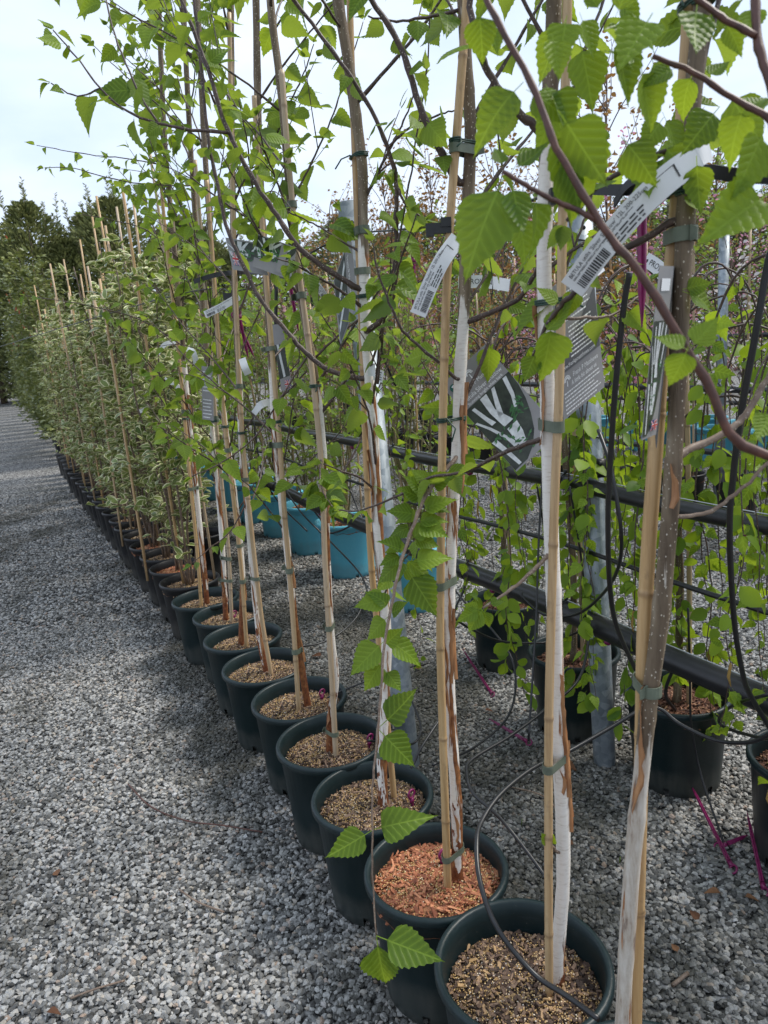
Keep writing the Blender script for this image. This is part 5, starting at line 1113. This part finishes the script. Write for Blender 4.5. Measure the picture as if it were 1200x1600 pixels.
# ------------------------------------------------------------------ second row: weeping birches in green pots
M['weep_far'] = leaf_mat('weeping birch leaf far', (0.070, 0.150, 0.018), (0.235, 0.345, 0.034), (0.48, 0.62, 0.02), veins=0)
TL0 = simple_leaf(.36, .25, .15)
def weeping(pos, label, top, nst, seed, part_leaves=280, spread=.40, arm=None):
    random.seed(seed)
    b0 = Vector((pos[0], pos[1], .215)); t = thing('weeping_birch', label, 'tree', b0, 'weeping birches in the second row')
    P = [b0, b0 + Vector((.01, .01, .35)), b0 + Vector((-.01, .0, .75)), b0 + Vector((.0, .01, top - .215))]
    me, Q, R_ = trunk_mesh(P, .0115, .008, -1, -.5, 0); link('trunk', me, t)
    rest = []; n_leaf = 0
    for k in range(nst):
        az = 6.283 * k / nst + rnd(-.3, .3); z = top - rnd(0, .30); R = spread * rnd(.35, 1.1); out = Vector((math.cos(az), math.sin(az), 0))
        p0 = along(Q, z); rise = rnd(.03, .16); zl = max(.06 if random.random() < .16 else .33, z - rnd(.45, 1.15))
        P = [p0, p0 + out * R * .35 + Vector((0, 0, rise)), p0 + out * R * .75 + Vector((0, 0, rise * .9)), p0 + out * R * 1.0 + Vector((0, 0, rise - .14))]
        zz = P[-1].z; x = P[-1]
        while zz > zl:
            zz -= .13; x = Vector((x.x + rnd(-.025, .025), x.y + rnd(-.025, .025), zz)); P.append(x)
        if len(P) < 5: continue
        br, q, rr = branch_obj(t, P, rnd(.0018, .0036), .0008, M['twig'], n=6, jag=.0015, sub=4)
        acc = 0; nxt = rnd(.16, .42); tot = sum((b_ - a).length for a, b_ in zip(q, q[1:]))
        for a, b_ in zip(q, q[1:]):
            l = (b_ - a).length
            while acc + l > nxt:
                p = a.lerp(b_, (nxt - acc) / l); th = rnd(0, 6.283); dd = Vector((math.cos(th) * rnd(.4, 1), math.sin(th) * rnd(.4, 1), rnd(-1.3, -.1))); nn = Vector((rnd(-.8, .8), rnd(-1, .4), rnd(0, .9))); s = rnd(.028, .050)
                off = dd.normalized() * rnd(0, .015)
                if n_leaf < part_leaves and random.random() < .75: put_leaf(br, p + off, dd, nn, s, WL); n_leaf += 1
                else: rest.append(frame(p + off, dd, nn, s * 1.2))
                nxt += rnd(.006, .020) if random.random() < .6 else rnd(.03, .075)
            acc += l
        if random.random() < .3:
            c = q[random.randrange(len(q) // 2, len(q))]; mb = MB(); L_ = rnd(.04, .07); mb.tube([c, c - Vector((0, 0, L_ * .1)), c - Vector((.004, 0, L_ * .6)), c - Vector((0, .003, L_))], [.0015, .0032, .0034, .0012], 8); link('catkin', mb.mesh('catkin', M['catkin']), br)
    if rest: link('foliage', foliage_mesh('weeping foliage', M['weep_far'], TL0, rest), t)['kind'] = 'stuff'
    cane([b0 + Vector((.03, -.01, -.02)), b0 + Vector((.025, -.01, .5)), b0 + Vector((.015, 0, top - .3))], .0075, 'cane up the ' + label, 'canes of the weeping birches')
WB = [((0.95, 1.52), 'weeping birch in the pot with the leaning magenta peg', 1.30, 20, 41), ((0.78, 1.889), 'weeping birch in the pot behind the speckled birch', 1.32, 21, 42), ((0.572, 2.206), 'weeping birch in the pot behind the leaning galvanised post', 1.34, 22, 43),
      ((0.443, 2.739), 'weeping birch whose leaf strings brush the gravel under the picture tag', 1.28, 20, 44), ((1.14, 1.20), 'weeping birch beyond the frame edge beside the thick pipe', 1.40, 14, 45)]
for k, (p, lab, top, nst, sd) in enumerate(WB):
    pot('green', p, ['dark green pot with a magenta peg leaning on its side', 'dark green pot of brown bark behind the speckled birch', 'dark green pot of brown bark behind the leaning galvanised post', 'dark green pot half covered by trailing birch leaves', 'dark green pot of brown bark beyond the leaning magenta peg'][k], 'dark green pots of the weeping birches', 'brown')
    weeping(p, lab, top, nst, sd, spread=(.27, .31, .36, .40, .25)[k])
random.seed(77)

# ------------------------------------------------------------------ generic shrubs and young trees (parts written in their own coordinates)
def local_tubes(name, L_, m, n=6):
    mb = MB()
    for P, r0, r1 in L_:
        q = cat_rom(P, 4); mb.tube(q, [r0 + (r1 - r0) * i / (len(q) - 1) for i in range(len(q))], n)
    return mb.mesh(name, m)
def bushy(h, width, nst, per_m, leaf, rg, low=.12, twl=(.08, .26), cone=.4, rise=(.1, .9), clus=5):
    """stems, twigs and leaf frames of an upright bushy shrub"""
    stems, twigs, fr = [], [], []
    for k in range(nst):
        a = 6.283 * k / nst + rg.uniform(-.5, .5); hh = h * rg.uniform(.72, 1.0); w = width * rg.uniform(.15, .55)
        P = [Vector((.012 * math.cos(a), .012 * math.sin(a), 0))]
        for j in range(1, 6):
            f_ = j / 5; P.append(Vector((math.cos(a) * w * f_ ** .8 + rg.normal(0, .018), math.sin(a) * w * f_ ** .8 + rg.normal(0, .018), hh * f_)))
        stems.append((P, .006, .0022)); q = cat_rom(P, 6)
        n = int(hh * per_m)
        for _ in range(n):
            z = rg.uniform(low, 1.0); i = min(len(q) - 2, int(z * (len(q) - 1))); p = q[i].lerp(q[i + 1], rg.random()); b_ = rg.uniform(0, 6.283); L_ = rg.uniform(*twl) * (1 - cone * z) * (width / .25) ** .5
            r_ = rg.uniform(*rise); d = Vector((math.cos(b_), math.sin(b_), r_)).normalized(); e = p + d * L_ + Vector((0, 0, rg.uniform(-.02, .03)))
            twigs.append(([p, p + d * L_ * .5 + Vector((0, 0, -.006)), e], .0019, .0009))
            for c in range(clus + 2):
                g_ = rg.uniform(.25, 1.0); pp = p.lerp(e, g_); th = rg.uniform(0, 6.283)
                dd = d * rg.uniform(.1, .9) + Vector((math.cos(th), math.sin(th), rg.uniform(-.5, .7))); fr.append(frame(pp, dd, (rg.normal(0, .5), rg.normal(0, .5), 1), leaf * rg.uniform(.6, 1.15)))
    return stems, twigs, fr
VL = simple_leaf(.25, .35, .18, .27)
VL1 = []
for w_, f_, c_, mg in ((.25, .35, .18, .27), (.28, .15, .3, .24), (.23, .6, .05, .32)):
    v_, fc, mm = simple_leaf(w_, f_, c_, mg); b_ = MB(); b_.v = [tuple(q) for q in v_]; b_.f = fc; b_.m = mm; VL1.append(b_.mesh('variegated leaf', [M['var_green'], M['var_cream']]))
VAR = []
for sd in range(4):
    rg = np.random.default_rng(100 + sd); st, tw, fr = bushy(rg.uniform(1.42, 1.66), .30, 5, 17, .060, rg, low=.12, twl=(.06, .27), cone=.50)
    VAR.append((local_tubes('stems', st, M['wood']), local_tubes('twigs', tw, M['twig_green'], 4), fr))
VAR_ME = {}
def stake(p, h, label, group, lean=(0, 0), r=.0065, parts=True):
    t = thing('bamboo_cane', label, 'cane', p, group); mb = MB(); P = [Vector((0, 0, 0)), Vector((lean[0] * .5, lean[1] * .5, h * .5)), Vector((lean[0], lean[1], h))]
    mb.tube(cat_rom(P, 3), r, 7); local('stem', mb.mesh('cane', M['cane'], True, {'node': [0.0] * len(mb.v)}), t); return t
def variegated(k, pos, seed, near):
    rnd_ = random.Random(seed); v = seed % 4; st, tw, fr = VAR[v]
    t = thing('variegated_shrub', 'cream-edged variegated shrub in the %s black pot counting from the green pots' % ORD[k] if k < 26 else 'cream-edged variegated shrub far along the row', 'shrub', (pos[0], pos[1], .22), 'variegated shrubs in black pots', rnd_.uniform(0, 6.28))
    t.matrix_basis = t.matrix_basis @ Matrix.Scale(rnd_.uniform(.92, 1.12), 4); PW[t.name] = t.matrix_basis.copy()
    local('stems', st, t); c = local('twigs', tw, t); c['kind'] = 'stuff'
    if near:
        idx = list(range(len(fr))); rnd_.shuffle(idx); take = set(idx[:290])
        # leaves facing the path are the ones that show: build those singly
        W = PW[t.name]; order = sorted(range(len(fr)), key=lambda i: (W @ fr[i].translation).dot(V_ * 1.0 + U_ * .5)); take = set(i for i in order[:520] if rnd_.random() < .56)
        for i in take:
            o = bpy.data.objects.new('leaf', VL1[i % 3]); COL.objects.link(o); o.parent = c; o.matrix_basis = fr[i]
        rest = [f_ for i, f_ in enumerate(fr) if i not in take]; me = foliage_mesh('variegated foliage', [M['var_green'], M['var_cream']], VL, rest)
    else:
        if v not in VAR_ME: VAR_ME[v] = foliage_mesh('variegated foliage', [M['var_green'], M['var_cream']], VL, fr)
        me = VAR_ME[v]
    local('foliage', me, t)['kind'] = 'stuff'
    return t
# black pots: positions measured along the row
k = 0; p = Vector((-.95, 3.356, 0)); step = Vector((-.1285, .262, 0)); BP = []
while p.y < 9.6:
    BP.append(p.copy()); k += 1
    p = p + step * (1.0 if k < 14 else 1.35) + Vector((rnd(-.015, .015), rnd(-.01, .01), 0))
for k, p in enumerate(BP):
    pot('black', p, 'black pot holding a variegated shrub, %s counting from the green pots' % ORD[k], 'black pots of the variegated shrubs', 'red' if k in (1, 3, 6) else 'grit', 'far' if k > 3 else None, .045)
    variegated(k, p, k * 7 + 3, k < 4)
    if True:
        stake(p - V_ * rnd(.0, .12) + Vector((rnd(-.05, .05), rnd(-.05, .05), .22)), rnd(1.45, 1.95), 'bamboo cane among the leaves of the %s variegated shrub from the green pots' % ORD[k], 'canes among the variegated shrubs', (rnd(-.05, .05), rnd(-.05, .05)))
    if k in (0, 1, 3, 4, 5, 7, 8, 10, 11, 13): stake(p + V_ * .12 + Vector((0, 0, .22)), rnd(1.8, 2.1), 'taller cane behind the %s variegated shrub from the green pots' % ORD[k], 'canes among the variegated shrubs', (rnd(-.05, .05), rnd(-.05, .05)))
# a second line of the same shrubs behind them
p = row(4.2, 1.02)
for k in range(9):
    q = row(4.35 + k * .55, .83 + rnd(-.03, .03))
    t = variegated(30, q, k * 5 + 1, False); t['label'] = 'variegated shrub, %s in the line behind the front black pots' % ORD[k]; t['group'] = 'variegated shrubs of the second line'
    pot('black', q, 'black pot, %s in the line hidden behind the variegated shrubs' % ORD[k], 'black pots of the second line', 'grit', 'none')

# greener shrubs with red tips, further along
GLF = simple_leaf(.24, .3, .2); GS = []
for sd in range(3):
    rg = np.random.default_rng(200 + sd); st, tw, fr = bushy(2.35, .55, 6, 24, .075, rg, low=.03, twl=(.12, .40), cone=.5, clus=6)
    red = [frame(f_.translation + Vector((0, 0, .02)), (rg.normal(0, .4), rg.normal(0, .4), 1), (1, 0, 0), .06) for f_ in fr if f_.translation.z > 1.2 and rg.random() < .010]
    GS.append((local_tubes('stems', st, M['wood'], 5), foliage_mesh('green foliage', M['green_leaf'], GLF, fr), foliage_mesh('red tips', M['red_leaf'], GLF, red) if red else None))
for k in range(20):
    tt = 11.3 + k * (.55 + k * .035); q = row(tt, .56 + rnd(-.04, .04) - .0035 * (tt - 10) ** 1.15)
    t = thing('evergreen_shrub', 'tall glossy green shrub with reddish tips, %s beyond the variegated shrubs' % ORD[k], 'shrub', (q.x, q.y, .2), 'evergreen shrubs far along the row', rnd(0, 6.28)); t.matrix_basis = t.matrix_basis @ Matrix.Scale(rnd(.95, 1.25) + (.12 if 2 < k < 9 else 0), 4); PW[t.name] = t.matrix_basis.copy()
    st, fo, rd = GS[k % 3]; local('stems', st, t); c = local('foliage', fo, t); c['kind'] = 'stuff'
    if rd: local('young_leaves', rd, t)['kind'] = 'stuff'
    pot('black', q, 'black pot under the tall evergreen shrubs far along the path', 'black pots of the evergreen shrubs', 'grit', 'none')
    if k % 3 == 0: stake(q + Vector((0, 0, .2)), 1.9, 'bamboo cane among the evergreen shrubs far along the row', 'canes among the evergreen shrubs')

# ------------------------------------------------------------------ blue pots with twiggy young shrubs
SLF = simple_leaf(.33, .3, .15); TW = []
for sd in range(3):
    rg = np.random.default_rng(300 + sd); st, tw, fr = bushy(1.5, .46, 11, 13, .036, rg, low=.12, twl=(.10, .34), cone=.3, rise=(.3, 1.4), clus=3)
    TW.append((local_tubes('stems', st, M['twig_green'], 5), local_tubes('twigs', tw, M['twig_green'], 4), foliage_mesh('young leaves', M['small_leaf'], SLF, fr)))
BLUE = [(.13, 3.50), (-.225, 4.13), (-.475, 4.68), (-.735, 5.20), (-1.0, 5.72), (-1.26, 6.25), (-1.52, 6.8), (-1.8, 7.35), (-2.05, 7.9)]
for k, q in enumerate(BLUE):
    pot('blue', q, 'bright blue pot, %s blue pot counting from the weeping birches' % ORD[k], 'blue pots in the second row', depth=.05)
    t = thing('young_shrub', 'twiggy young shrub in the %s blue pot from the weeping birches' % ORD[k], 'shrub', (q[0], q[1], .26), 'twiggy shrubs in blue pots', rnd(0, 6.28)); st, tw, fo = TW[k % 3]
    local('stems', st, t); local('twigs', tw, t)['kind'] = 'stuff'; local('foliage', fo, t)['kind'] = 'stuff'
    for j in range(2): stake(Vector((q[0] + rnd(-.1, .1), q[1] + rnd(-.1, .1), .26)), rnd(1.2, 1.6), ('thin bamboo cane in the %s blue pot from the weeping birches' if j else 'second thin cane in the %s blue pot from the weeping birches') % ORD[k], 'canes in the blue pots', (rnd(-.08, .08), rnd(-.08, .08)), .0055)

# ------------------------------------------------------------------ rows across the lane: blossom trees, bronze-leaved whips
def young_tree(h, rg, nb, leafn, lsize, z0=.5, spread=.5, up=(.5, 1.3)):
    st = [([Vector((0, 0, 0)), Vector((rg.normal(0, .02), rg.normal(0, .02), h * .35)), Vector((rg.normal(0, .03), rg.normal(0, .03), h * .7)), Vector((rg.normal(0, .04), rg.normal(0, .04), h))], .013, .004)]
    q = cat_rom(st[0][0], 8); br, fr = [], []
    for _ in range(nb):
        z = rg.uniform(z0, h * .95); p = along(q, z); a = rg.uniform(0, 6.283); L_ = spread * rg.uniform(.5, 1.1); P = [p]; d = Vector((math.cos(a), math.sin(a), rg.uniform(*up))).normalized()
        for j in range(4): d = (d + Vector((rg.normal(0, .12), rg.normal(0, .12), rg.normal(.06, .1)))).normalized(); P.append(P[-1] + d * L_ / 4)
        br.append((P, .0045, .0012)); bq = cat_rom(P, 5)
        for _ in range(leafn):
            pp = bq[rg.integers(2, len(bq))]; th = rg.uniform(0, 6.283); fr.append(frame(pp + Vector((rg.normal(0, .02), rg.normal(0, .02), rg.normal(0, .02))), (math.cos(th), math.sin(th), rg.uniform(-.6, .8)), (rg.normal(), rg.normal(), 1), lsize * rg.uniform(.6, 1.2)))
    return local_tubes('trunk', st, M['wood'], 7), local_tubes('branches', br, M['twig'], 5), fr
PROTO = {}
for kind, sd, h, nb, ln, ls, m in (('blossom', 401, 2.05, 44, 20, .032, 'petal'), ('blossom', 402, 2.2, 46, 20, .032, 'petal'), ('bronze', 403, 2.9, 44, 18, .042, 'brown_leaf'), ('bronze', 404, 2.6, 40, 18, .042, 'brown_leaf'), ('white', 405, 1.5, 34, 16, .034, 'white_petal'), ('fresh', 406, 1.9, 44, 20, .042, 'small_leaf'), ('fresh', 407, 2.3, 44, 20, .042, 'small_leaf')):
    rg = np.random.default_rng(sd); tr, br, fr = young_tree(h, rg, nb, ln, ls, .45, .55 if kind != 'bronze' else .7, (.5, 1.3) if kind != 'bronze' else (.9, 2.2))
    cut = int(len(fr) * (.62 if kind in ('blossom', 'white') else 1)); fo = [foliage_mesh('blossom' if cut < len(fr) else 'leaves', M[m], SLF, fr[:cut])]
    if cut < len(fr): fo.append(foliage_mesh('bronze leaves', M['brown_leaf' if kind == 'blossom' else 'small_leaf'], SLF, fr[cut:]))
    PROTO.setdefault(kind, []).append((tr, br, fo))
LABEL = {'blossom': ('pink blossom tree', 'young pink blossoming tree in a black pot across the gravel lane'), 'bronze': ('bronze-leaved tree', 'tall whippy tree with bronze young leaves across the lane'), 'white': ('white blossom shrub', 'low white blossoming shrub among the pink trees'), 'fresh': ('green tree', 'young tree with fresh green leaves across the lane')}
def back_tree(kind, q, sc, group):
    nm, lab = LABEL[kind]; tr, br, fo = random.choice(PROTO[kind]); t = thing(nm.replace(' ', '_').replace('-', '_'), lab, 'tree', (q.x, q.y, .2), 'group of ' + nm + 's across the lane', rnd(0, 6.28))
    t.matrix_basis = t.matrix_basis @ Matrix.Scale(sc, 4); PW[t.name] = t.matrix_basis.copy()
    local('trunk', tr, t); local('branches', br, t)['kind'] = 'stuff'
    for f_ in fo: local('crown', f_, t)['kind'] = 'stuff'
for ri, (s, t0, t1, dt, kinds, pk) in enumerate(((4.05, 1.5, 13.0, .42, ['fresh', 'bronze', 'blossom', 'fresh', 'white'], 'black'), (5.6, 1.2, 16.0, .50, ['blossom', 'blossom', 'bronze', 'fresh'], 'mix'), (7.4, 1.0, 20.0, .75, ['blossom', 'bronze', 'fresh', 'blossom'], 'black'), (9.6, 1.0, 24.0, 1.2, ['bronze', 'blossom', 'fresh'], 'none'), (12.5, 1.0, 28, 1.8, ['fresh', 'bronze', 'blossom'], 'none'))):
    tt = t0; k = 0
    while tt < t1:
        q = row(tt, s + rnd(-.12, .12)); kind = kinds[(k + int(rnd(0, 1.6))) % len(kinds)]
        if ri == 0 and 4.0 < tt < 10.5 and k % 4: kind = 'bronze'
        back_tree(kind, q, rnd(.85, 1.12) * (1.0 if ri < 3 else 1.15), '')
        if pk != 'none' and ri < 2:
            bl = pk == 'mix' and 3.0 < tt < 7.5
            pot('blue' if bl else 'black', q, 'bright blue pot across the gravel lane among blossom trees' if bl else 'black pot across the gravel lane under the young trees', 'blue pots across the lane' if bl else 'black pots across the lane', 'brown', 'none', rz=0)
        if ri < 3: stake(q + Vector((.05, -.03, .2)), rnd(1.3, 1.9), 'bamboo cane supporting a young tree across the gravel lane', 'canes across the lane', (rnd(-.05, .05), rnd(-.05, .05)), .0075)
        tt += dt * rnd(.8, 1.2); k += 1
for k, (x_, y_) in enumerate(((1105, 702), (1165, 712), (1235, 722), (1050, 694))):
    q = gnd(x_, y_); pot('blue', q, 'bright blue pot behind the rails, beyond the speckled birch', 'blue pots behind the rails')
    back_tree('blossom' if k % 2 else 'bronze', q, .9, '')
for zz, s in ((.47, 3.8), (.85, 3.82), (.55, 5.4), (1.1, 5.4)):
    P = [row(1.0 + 1.0 * k, s, zz + rnd(-.012, .012)) for k in range(14)]
    tube_thing('irrigation_pipe', P, .02, ['low black pipe on the fence across the lane', 'upper black pipe on the fence across the lane', 'low black pipe on the farthest fence', 'upper black pipe on the farthest fence'][[(.47, 3.8), (.85, 3.82), (.55, 5.4), (1.1, 5.4)].index((zz, s))], 'pipe', M['pipe'])
for k, (t_, s) in enumerate(((3.2, 3.9), (8.5, 3.9), (3.8, 5.45), (2.2, 5.45))):
    q = row(t_, s); mb = MB(); mb.tube([q, q + Vector((0, 0, 1.9))], .03, 14); o = link('metal_post', mb.mesh('post', M['galv'])); tag(o, 'galvanised post in the fences across the lane', 'post', 'posts across the lane')
mb = MB(); c = row(4.9, 5.3, .92); mb.box(c, (.09, .05, .05)); mb.box(c + Vector((0, -.03, .02)), (.05, .03, .03)); tag(link('pipe_clip', mb.mesh('clip', M['blue_clip'], False)), 'small blue plastic clip on the pipe across the lane', 'clip')

# ------------------------------------------------------------------ conifer hedge far behind
CON = []
for sd in range(3):
    rg = np.random.default_rng(500 + sd); h = 7.6; fr = []; n = 9500
    for _ in range(n):
        z = h * rg.random() ** .8; f_ = z / h; R = (1.75 * (1 - f_ ** 3.2) + .16) * (1 + .22 * math.sin(z * 3.1 + sd) * math.sin(z * 1.3)); a = rg.uniform(0, 6.283); R *= 1 + .25 * math.sin(3 * a + z) ; r_ = R * rg.random() ** .35
        p = Vector((r_ * math.cos(a), r_ * math.sin(a), z + .1)); d = Vector((math.cos(a), math.sin(a), rg.uniform(.2, 1.4))); fr.append(frame(p, d, (rg.normal(), rg.normal(), rg.normal()), rg.uniform(.09, .24)))
    lead = []
    for j in range(8):
        a = rg.uniform(0, 6.283); r_ = rg.uniform(0, 1.2); z0 = h - .9 * r_ - .3; top = Vector((r_ * math.cos(a) * 1.05, r_ * math.sin(a) * 1.05, z0 + rg.uniform(.7, 1.7)))
        lead.append(([Vector((r_ * math.cos(a) * .9, r_ * math.sin(a) * .9, z0 - .5)), top], .012, .004))
        for _ in range(95):
            g_ = rg.random(); p = lead[-1][0][0].lerp(top, g_); b_ = rg.uniform(0, 6.283); fr.append(frame(p, (math.cos(b_), math.sin(b_), .9), (rg.normal(), rg.normal(), rg.normal()), rg.uniform(.09, .26) * (1.1 - .6 * g_)))
    V, F, mm = simple_leaf(.17, .1, .1)
    CON.append((local_tubes('trunk', [([Vector((0, 0, 0)), Vector((.05, 0, 3)), Vector((0, 0, h - .3))], .12, .02)] + lead, M['wood'], 7), foliage_mesh('conifer crown', M['conifer'], (V, F, mm), fr)))
HEDGE = [(-27 + 1.35 * k + rnd(-.4, .4), 36 + rnd(-1.5, 1.5), 0.99 + rnd(-.10, .12)) for k in range(15)] + [(-7.0 + 2.0 * k + rnd(-.4, .4), 36 + rnd(-1.2, 1.2), 0.84 + rnd(-.10, .08)) for k in range(20)]
for x, y, sc in HEDGE:
    t = thing('conifer', 'dark green hedge conifer standing far behind the nursery rows', 'tree', (x, y, 0), 'conifers of the far hedge', rnd(0, 6.28)); t.matrix_basis = t.matrix_basis @ Matrix.Diagonal((1.35, 1.35, sc, 1)); PW[t.name] = t.matrix_basis.copy()
    tr, fo = random.choice(CON); local('trunk', tr, t); local('crown', fo, t)['kind'] = 'stuff'

# ------------------------------------------------------------------ litter on the gravel
DL = birch_leaf('dead leaf', M['dead_leaf'], .5, .3, .36, .04, 8)
for k, (x, y, s) in enumerate(((830, 1040, .03), (505, 1025, .045), (660, 1045, .035), (1130, 1395, .035), (1160, 1400, .028), (1060, 1490, .022), (900, 1320, .03), (755, 1110, .03), (880, 1190, .04), (1095, 1440, .026), (590, 1000, .03), (90, 1370, .03), (640, 1015, .035), (70, 1580, .03))):
    p = gnd(x, y, .016); o = link('dead_leaf', DL, None, frame(p, (rnd(-1, 1), rnd(-1, 1), rnd(-.05, .2)), (rnd(-.3, .3), rnd(-.3, .3), 1), s)); tag(o, 'curled brown dead leaf lying on the gravel', 'leaf', 'dead leaves on the gravel')
for k, (pts, lab) in enumerate((([(200, 1225), (235, 1260), (290, 1282), (350, 1290), (410, 1300)], 'long reddish fallen twig on the open gravel path'), ([(280, 1390), (310, 1410), (350, 1425)], 'short dry twig on the gravel left of the pots'), ([(110, 1560), (150, 1545), (195, 1532)], 'dry twig lying on the open gravel path'), ([(800, 1230), (850, 1245), (890, 1290)], 'thin pale stalk on gravel behind the ninth birch'), ([(1050, 1540), (1075, 1520)], 'small dry stick on gravel beside the speckled birch'))):
    tube_thing('fallen_twig', [gnd(x, y, .013 + .004 * (j % 2)) for j, (x, y) in enumerate(pts)], .0022 if k != 4 else .004, lab, 'twig', M['twig_red'] if k == 0 else M['twig_grey'])
def sprout(p, h, lab, n=4, s=.02):
    t = thing('weed_seedling', lab, 'seedling', p); mb = MB(); mb.tube([p, p + Vector((.002, 0, h))], .0011, 6); link('stalk', mb.mesh('stalk', M['small_leaf']), t)
    for j in range(n): a = 6.283 * j / n + rnd(-.3, .3); put_leaf(t, p + Vector((.002, 0, h * rnd(.7, 1))), (math.cos(a), math.sin(a), rnd(.2, .8)), (0, 0, 1), s, WL)
p7 = Vector((POTS[7][0] - .095, POTS[7][1] - .02, .222)); sprout(p7, .03, 'tiny green seedling at the edge of the seventh birch pot', 3, .022)
for k, (x, y) in enumerate(((968, 1350), (885, 1232), (790, 1060), (815, 1290))): sprout(gnd(x, y, .006), .02, 'little green weed growing in gravel %s' % ['beside the speckled birch foot', 'left of the leaning post', 'under the trailing birch leaves', 'behind the orange bark pot'][k], 4, .022)
for o in bpy.data.objects:
    if o.type == 'EMPTY' and not o.children and o.get('label'): print('EMPTY THING', o.name)
